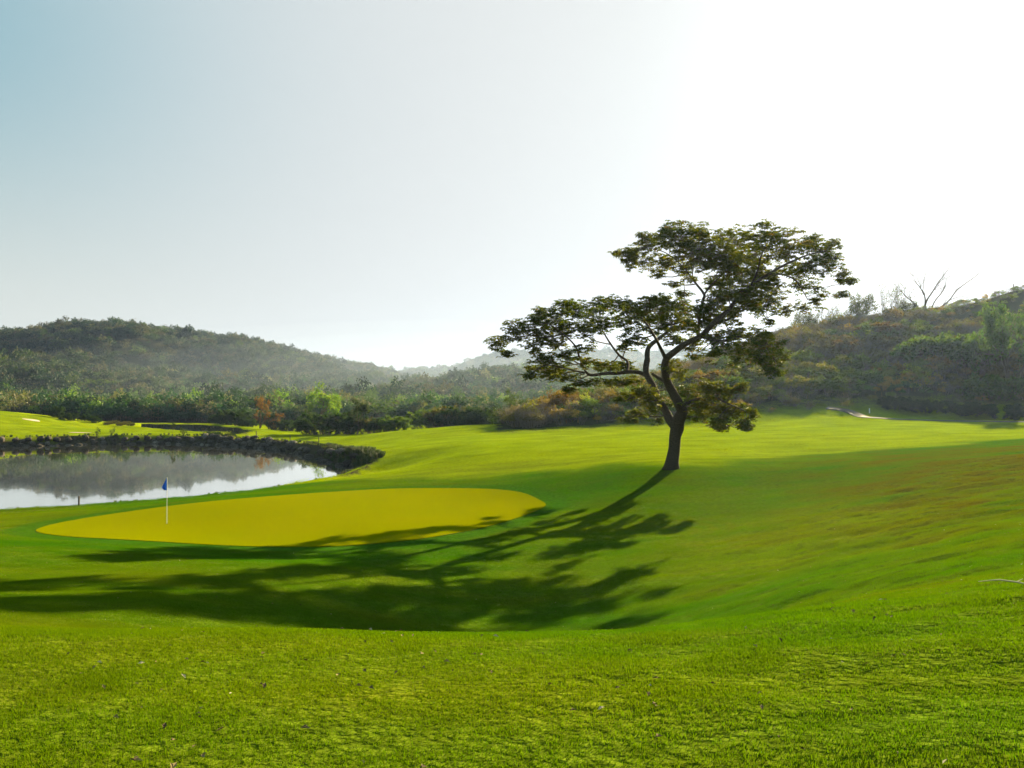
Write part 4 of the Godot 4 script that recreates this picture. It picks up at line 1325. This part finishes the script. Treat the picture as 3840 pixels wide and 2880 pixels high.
func place_things():
	var wood := paint("post_wood", lin(0.09, 0.07, 0.05), 0.95)
	var white := paint("post_white", lin(0.7, 0.69, 0.65), 0.7)
	post("marker_stake", -26.32, -54.0, 0.55, 0.05, wood, "short dark wooden stake at the near shore of the pond", "stake")
	post("marker_stake", -38.61, -134, 0.8, 0.06, wood, "leftmost of three tiny stakes on the bank beyond the pond", "stake", "stakes beyond the pond")
	post("marker_stake", -31.75, -127, 0.8, 0.06, wood, "middle one of three tiny stakes on the bank beyond the pond", "stake", "stakes beyond the pond")
	post("marker_stake", -26.33, -121, 0.8, 0.06, wood, "rightmost of three tiny stakes on the bank beyond the pond", "stake", "stakes beyond the pond")
	post("fence_post", 97.68, -190, 0.9, 0.09, wood, "lowest and leftmost fence post on the right hill crest", "post", "fence posts on the right hill crest")
	post("fence_post", 100.02, -190.5, 1.1, 0.09, wood, "second fence post from the left on the right hill crest", "post", "fence posts on the right hill crest")
	post("fence_post", 102.48, -191, 1.3, 0.09, wood, "third fence post from the left on the right hill crest", "post", "fence posts on the right hill crest")
	post("fence_post", 105.34, -191.5, 1.6, 0.09, wood, "fourth fence post from the left on the right hill crest", "post", "fence posts on the right hill crest")
	post("fence_post", 108.73, -192, 2.0, 0.09, wood, "rightmost tall fence post on the right hill crest", "post", "fence posts on the right hill crest")
	post("marker_post", 47.14, -117.0, 0.65, 0.07, white, "short white post at the foot of the right hill", "post")
	plant("crest_shrub", "shrub_airy", 73.39, -186.0, 7.57, 0.75, 0.02, "tall airy leafy shrub on the right hill crest left of the twiggy bush", "shrub", "shrubs on the right hill crest")
	plant("crest_shrub", "shrub_twig", 79.93, -187.0, 8.98, 0.75, 4.54, "twiggy half-bare bush beside the bare tree on the crest", "shrub", "shrubs on the right hill crest")
	plant("crest_shrub", "shrub_twig", 66.04, -185.0, 6.76, 0.85, 4.99, "thin leafless bush on the crest between the shade tree and airy shrub", "shrub", "shrubs on the right hill crest")
	plant("crest_shrub", "shrub_airy", 61.37, -184.0, 5.76, 1.00, 3.56, "low half-bare bush on the crest just right of the shade tree crown", "shrub", "shrubs on the right hill crest")
	plant("crest_shrub", "shrub_airy", 83.57, -187.5, 4.31, 1.10, 0.27, "small low bush at the foot of the bare tree", "shrub", "shrubs on the right hill crest")
	plant("hillside_tree", "round_tree", 74.90, -133.0, 12.84, 0.55, 2.89, "bright green leafy tree at the right edge of the hillside", "tree", "")
	plant("hillside_shrub", "shrub_green", 71.53, -140.0, 5.99, 1.10, 4.08, "yellow-green leafy shrub left of the bright tree on the right hillside", "shrub", "green shrubs on the right hillside")
	plant("hillside_shrub", "shrub_green", 67.00, -142.0, 5.19, 1.30, 3.40, "wide yellow-green shrub in the middle of the right hillside", "shrub", "green shrubs on the right hillside")
	plant("hillside_shrub", "shrub_green", 69.08, -128.0, 4.01, 1.20, 4.00, "green shrub at the foot of the bright hillside tree", "shrub", "green shrubs on the right hillside")
	plant("hillside_shrub", "shrub_rust", 66.72, -160.0, 2.84, 1.70, 0.27, "rust-brown shrub high on the right hillside", "shrub", "rust shrubs on the right hillside")
	plant("hillside_shrub", "shrub_rust", 56.68, -150.0, 2.66, 1.70, 5.57, "rust-brown shrub halfway up the right hillside", "shrub", "rust shrubs on the right hillside")
	plant("foot_shrub", "shrub_dark", 52.67, -121.0, 1.89, 1.60, 0.33, "low dark shrub by the path at the foot of the right hill", "shrub", "shrubs at the foot of the right hill")
	plant("foot_shrub", "shrub_dark", 55.99, -120.0, 1.75, 1.70, 3.94, "second low dark shrub from the left by the cart path", "shrub", "shrubs at the foot of the right hill")
	plant("foot_shrub", "shrub_dark", 61.00, -120.0, 2.00, 1.70, 4.77, "third low dark shrub from the left by the cart path", "shrub", "shrubs at the foot of the right hill")
	plant("foot_shrub", "shrub_dark", 66.01, -120.0, 2.13, 1.70, 1.98, "rightmost low dark shrub by the cart path", "shrub", "shrubs at the foot of the right hill")
	plant("rust_tree", "rust_tree", -49.01, -172.0, 6.64, 0.85, 5.97, "small rust-brown tree with twisted stem beyond the far pond", "tree", "")
	plant("small_tree", "flat_tree", -39.11, -168.0, 4.56, 0.80, 2.63, "small dark tree with flat top right of the rust-brown tree", "tree", "")
	plant("umbrella_tree", "lime_tree", -39.77, -190.0, 9.72, 1.00, 0.11, "bright lime-green umbrella-shaped tree above the round bushes", "tree", "")
	plant("dark_tree", "upright_tree", -24.75, -142.0, 5.78, 0.75, 1.37, "dark upright tree with ragged crown beside the fairway", "tree", "")
	plant("flat_tree", "flat_tree", -1.40, -128.0, 5.34, 0.90, 1.70, "dark flat-topped tree at the left end of the brush", "tree", "")
	plant("meadow_shrub", "shrub_dark", -56.93, -180.0, 3.38, 1.10, 3.70, "dark bush beside the far pond", "shrub", "bushes beyond the fairway")
	plant("meadow_shrub", "shrub_dark", -53.05, -178.0, 2.04, 1.00, 5.04, "small bush at the foot of the rust-brown tree, left side", "shrub", "bushes beyond the fairway")
	plant("meadow_shrub", "shrub_dark", -47.75, -178.0, 2.04, 1.00, 1.41, "small bush right of the rust-brown tree", "shrub", "bushes beyond the fairway")
	plant("meadow_shrub", "shrub_dark", -43.18, -172.0, 2.33, 1.10, 0.82, "grey-green bush left of the small flat tree", "shrub", "bushes beyond the fairway")
	plant("meadow_shrub", "shrub_dark", -30.30, -143.0, 3.58, 1.30, 0.18, "wide dark round bush below the lime-green tree", "shrub", "bushes beyond the fairway")
	plant("meadow_shrub", "shrub_dark", -26.61, -144.0, 3.76, 0.90, 2.04, "dark round bush touching the dark upright tree", "shrub", "bushes beyond the fairway")
	plant("meadow_shrub", "shrub_olive", -22.84, -143.0, 2.69, 1.10, 6.08, "pale olive bush right of the dark upright tree", "shrub", "bushes beyond the fairway")
	plant("meadow_shrub", "shrub_dark", -20.83, -141.0, 2.72, 0.80, 3.51, "small dark round bush at the fairway edge", "shrub", "bushes beyond the fairway")
	plant("meadow_shrub", "shrub_green", -18.14, -139.0, 2.76, 1.10, 5.47, "bright green low bush at the fairway edge", "shrub", "bushes beyond the fairway")
	plant("meadow_shrub", "shrub_green", -13.78, -150.0, 3.76, 1.20, 0.76, "leftmost green bush of the row above the fairway crest", "shrub", "bushes above the fairway crest")
	plant("meadow_shrub", "shrub_olive", -10.89, -148.0, 4.17, 1.00, 4.34, "taller olive bush in the row above the fairway crest", "shrub", "bushes above the fairway crest")
	plant("meadow_shrub", "shrub_dark", -8.08, -146.0, 3.96, 1.10, 5.90, "third bush of the row above the fairway crest", "shrub", "bushes above the fairway crest")
	plant("meadow_shrub", "shrub_dark", -5.71, -144.0, 3.76, 0.90, 4.59, "rightmost dark bush of the row above the fairway crest", "shrub", "bushes above the fairway crest")
	plant("bank_plant", "shrub_dark", -44.27, -131.5, 0.82, 1.80, 5.34, "low dark bush on the bank above the pond, left one", "shrub", "bushes on the pond bank")
	plant("bank_plant", "shrub_dark", -41.55, -130.5, 0.75, 1.30, 3.33, "low dark bush on the bank above the pond, right one", "shrub", "bushes on the pond bank")
	plant("sapling", "flat_tree", -62.73, -134.0, 1.19, 0.60, 2.36, "tiny leftmost sapling on the bank beyond the pond", "tree", "saplings beyond the pond")
	plant("sapling", "flat_tree", -61.04, -136.0, 1.06, 0.60, 0.68, "tiny sapling second from left beyond the pond", "tree", "saplings beyond the pond")
	plant("sapling", "upright_tree", -51.65, -135.0, 1.97, 0.45, 2.00, "tall thin sapling on the bank in front of the far pond", "tree", "saplings beyond the pond")
	plant("sapling", "flat_tree", -50.68, -136.0, 1.14, 0.80, 3.34, "small spreading sapling in front of the far pond", "tree", "saplings beyond the pond")
	plant("left_bush", "shrub_dark", -87.22, -170.0, 2.31, 0.70, 5.10, "tall dark bush at the top of the left green slope", "shrub", "dark bushes behind the left slope")
	plant("left_bush", "shrub_dark", -83.65, -168.0, 1.49, 1.10, 4.50, "round dark bush second from left behind the left slope", "shrub", "dark bushes behind the left slope")
	plant("left_bush", "shrub_dark", -82.59, -172.0, 1.26, 0.90, 2.97, "small dark bush third from left behind the left slope", "shrub", "dark bushes behind the left slope")
	plant("left_bush", "shrub_dark", -79.94, -170.0, 1.33, 0.90, 1.48, "rightmost dark round bush behind the left slope", "shrub", "dark bushes behind the left slope")
	plant("ridge_tree", "round_tree", -146.58, -757.0, 10.27, 0.90, 2.44, "lone round tree on the skyline where the left hill slopes down", "tree", "skyline trees")
	plant("ridge_tree", "round_tree", -42.53, -420.0, 8.77, 1.00, 3.31, "large pale round tree on the crest of the middle ridge", "tree", "skyline trees")
	plant("ridge_tree", "flat_tree", -116.43, -780.0, 7.33, 1.20, 3.54, "flat-topped tree at the low end of the left hill skyline", "tree", "skyline trees")
	plant("hill_tree", "shrub_dark", -180.16, -330.0, 7.58, 1.00, 4.14, "dark round tree at the far left of the lower hillside", "tree", "dark trees low on the left hill")
	plant("hill_tree", "shrub_dark", -165.68, -320.0, 6.68, 1.10, 2.36, "dark round tree second from left on the lower hillside", "tree", "dark trees low on the left hill")
	plant("hill_tree", "shrub_dark", -143.87, -345.0, 7.20, 1.00, 5.15, "dark round tree in the middle of the left hillside", "tree", "dark trees low on the left hill")
	plant("hill_tree", "shrub_dark", -116.62, -285.0, 5.06, 1.10, 2.14, "dark round tree just above the far pond", "tree", "dark trees low on the left hill")
	plant("hill_tree", "shrub_green", -158.11, -340.0, 6.74, 1.40, 5.35, "wide bright green tree on the lower left hillside", "tree", "bright trees low on the left hill")
	plant("hill_tree", "shrub_green", -103.17, -280.0, 5.26, 1.30, 0.16, "light green tree behind the far pond", "tree", "bright trees low on the left hill")
	plant("lawn_tuft", "shrub_olive", -76.63, -168.0, 0.70, 1.20, 0.72, "leftmost of the tiny ornamental tufts on the far lawn", "shrub", "ornamental tufts on the far lawn")
	plant("lawn_tuft", "shrub_olive", -77.20, -171.0, 0.71, 1.20, 3.03, "second of the tiny ornamental tufts on the far lawn", "shrub", "ornamental tufts on the far lawn")
	plant("lawn_tuft", "shrub_olive", -77.74, -174.0, 0.73, 1.20, 4.37, "third of the tiny ornamental tufts on the far lawn", "shrub", "ornamental tufts on the far lawn")
	plant("lawn_tuft", "shrub_olive", -74.27, -168.0, 0.70, 1.20, 1.79, "fourth of the tiny ornamental tufts on the far lawn", "shrub", "ornamental tufts on the far lawn")
	plant("lawn_tuft", "shrub_olive", -74.97, -171.0, 0.71, 1.20, 1.88, "fifth of the tiny ornamental tufts on the far lawn", "shrub", "ornamental tufts on the far lawn")
	plant("lawn_tuft", "shrub_olive", -75.47, -174.0, 0.73, 1.20, 0.56, "sixth of the tiny ornamental tufts on the far lawn", "shrub", "ornamental tufts on the far lawn")
	plant("lawn_tuft", "shrub_olive", -72.08, -168.0, 0.70, 1.20, 6.26, "seventh of the tiny ornamental tufts on the far lawn", "shrub", "ornamental tufts on the far lawn")
	plant("thicket_shrub", "shrub_dark", 1.71, -128.4, 2.64, 1.04, 3.54, "first dark green shrub from the left in the thicket behind the shade tree", "shrub", "thicket behind the shade tree")
	plant("thicket_shrub", "shrub_rust", 2.79, -137.2, 2.96, 1.05, 3.32, "first rust-brown shrub from the left in the thicket behind the shade tree", "shrub", "thicket behind the shade tree")
	plant("thicket_shrub", "shrub_green", 4.33, -137.7, 3.21, 0.81, 1.50, "first leafy green shrub from the left in the thicket behind the shade tree", "shrub", "thicket behind the shade tree")
	plant("thicket_shrub", "shrub_rust", 5.65, -122.5, 3.39, 0.83, 3.48, "second rust-brown shrub from the left in the thicket behind the shade tree", "shrub", "thicket behind the shade tree")
	plant("thicket_shrub", "shrub_rust", 6.96, -124.6, 4.13, 0.86, 0.63, "third rust-brown shrub from the left in the thicket behind the shade tree", "shrub", "thicket behind the shade tree")
	plant("thicket_shrub", "shrub_olive", 8.62, -138.1, 2.99, 1.29, 3.47, "first olive shrub from the left in the thicket behind the shade tree", "shrub", "thicket behind the shade tree")
	plant("thicket_shrub", "shrub_green", 9.99, -135.6, 3.76, 1.21, 3.45, "second leafy green shrub from the left in the thicket behind the shade tree", "shrub", "thicket behind the shade tree")
	plant("thicket_shrub", "shrub_dark", 10.57, -128.4, 2.66, 0.91, 5.46, "second dark green shrub from the left in the thicket behind the shade tree", "shrub", "thicket behind the shade tree")
	plant("thicket_shrub", "shrub_olive", 12.33, -126.5, 2.73, 1.24, 1.13, "second olive shrub from the left in the thicket behind the shade tree", "shrub", "thicket behind the shade tree")
	plant("thicket_shrub", "shrub_olive", 14.09, -136.8, 2.95, 0.92, 0.49, "third olive shrub from the left in the thicket behind the shade tree", "shrub", "thicket behind the shade tree")
	plant("thicket_shrub", "shrub_olive", 15.74, -131.0, 3.12, 1.24, 6.27, "fourth olive shrub from the left in the thicket behind the shade tree", "shrub", "thicket behind the shade tree")
	plant("thicket_shrub", "shrub_olive", 15.92, -122.7, 2.66, 1.26, 4.06, "fifth olive shrub from the left in the thicket behind the shade tree", "shrub", "thicket behind the shade tree")
	plant("thicket_shrub", "shrub_rust", 18.90, -138.7, 3.74, 1.09, 2.85, "fourth rust-brown shrub from the left in the thicket behind the shade tree", "shrub", "thicket behind the shade tree")
	plant("thicket_shrub", "shrub_green", 18.57, -127.6, 3.28, 1.18, 4.40, "third leafy green shrub from the left in the thicket behind the shade tree", "shrub", "thicket behind the shade tree")
	plant("thicket_shrub", "shrub_olive", 20.78, -128.9, 3.02, 1.11, 5.92, "sixth olive shrub from the left in the thicket behind the shade tree", "shrub", "thicket behind the shade tree")
	plant("thicket_shrub", "shrub_dark", 22.30, -132.4, 3.63, 0.83, 1.59, "third dark green shrub from the left in the thicket behind the shade tree", "shrub", "thicket behind the shade tree")
	plant("thicket_shrub", "shrub_dark", 24.14, -134.7, 3.31, 1.21, 3.76, "fourth dark green shrub from the left in the thicket behind the shade tree", "shrub", "thicket behind the shade tree")
	plant("thicket_shrub", "shrub_airy", 24.65, -130.2, 4.21, 1.19, 5.90, "first half-bare shrub from the left in the thicket behind the shade tree", "shrub", "thicket behind the shade tree")
	plant("thicket_shrub", "shrub_rust", 24.12, -122.1, 2.50, 0.82, 3.50, "fifth rust-brown shrub from the left in the thicket behind the shade tree", "shrub", "thicket behind the shade tree")
	plant("thicket_shrub", "shrub_olive", 28.09, -130.7, 3.51, 0.82, 6.07, "seventh olive shrub from the left in the thicket behind the shade tree", "shrub", "thicket behind the shade tree")
	plant("thicket_shrub", "shrub_rust", 28.51, -131.1, 3.97, 1.06, 2.36, "sixth rust-brown shrub from the left in the thicket behind the shade tree", "shrub", "thicket behind the shade tree")
	plant("thicket_shrub", "shrub_olive", 31.31, -132.9, 3.59, 0.88, 1.48, "eighth olive shrub from the left in the thicket behind the shade tree", "shrub", "thicket behind the shade tree")
	plant("thicket_shrub", "shrub_dark", 34.12, -139.2, 2.91, 0.99, 5.84, "fifth dark green shrub from the left in the thicket behind the shade tree", "shrub", "thicket behind the shade tree")
	plant("thicket_shrub", "shrub_green", 31.65, -126.9, 3.24, 0.95, 5.30, "fourth leafy green shrub from the left in the thicket behind the shade tree", "shrub", "thicket behind the shade tree")
	plant("thicket_shrub", "shrub_olive", 36.20, -135.9, 3.22, 1.29, 6.07, "ninth olive shrub from the left in the thicket behind the shade tree", "shrub", "thicket behind the shade tree")
	plant("thicket_shrub", "shrub_rust", 38.75, -140.0, 3.65, 0.86, 2.61, "seventh rust-brown shrub from the left in the thicket behind the shade tree", "shrub", "thicket behind the shade tree")
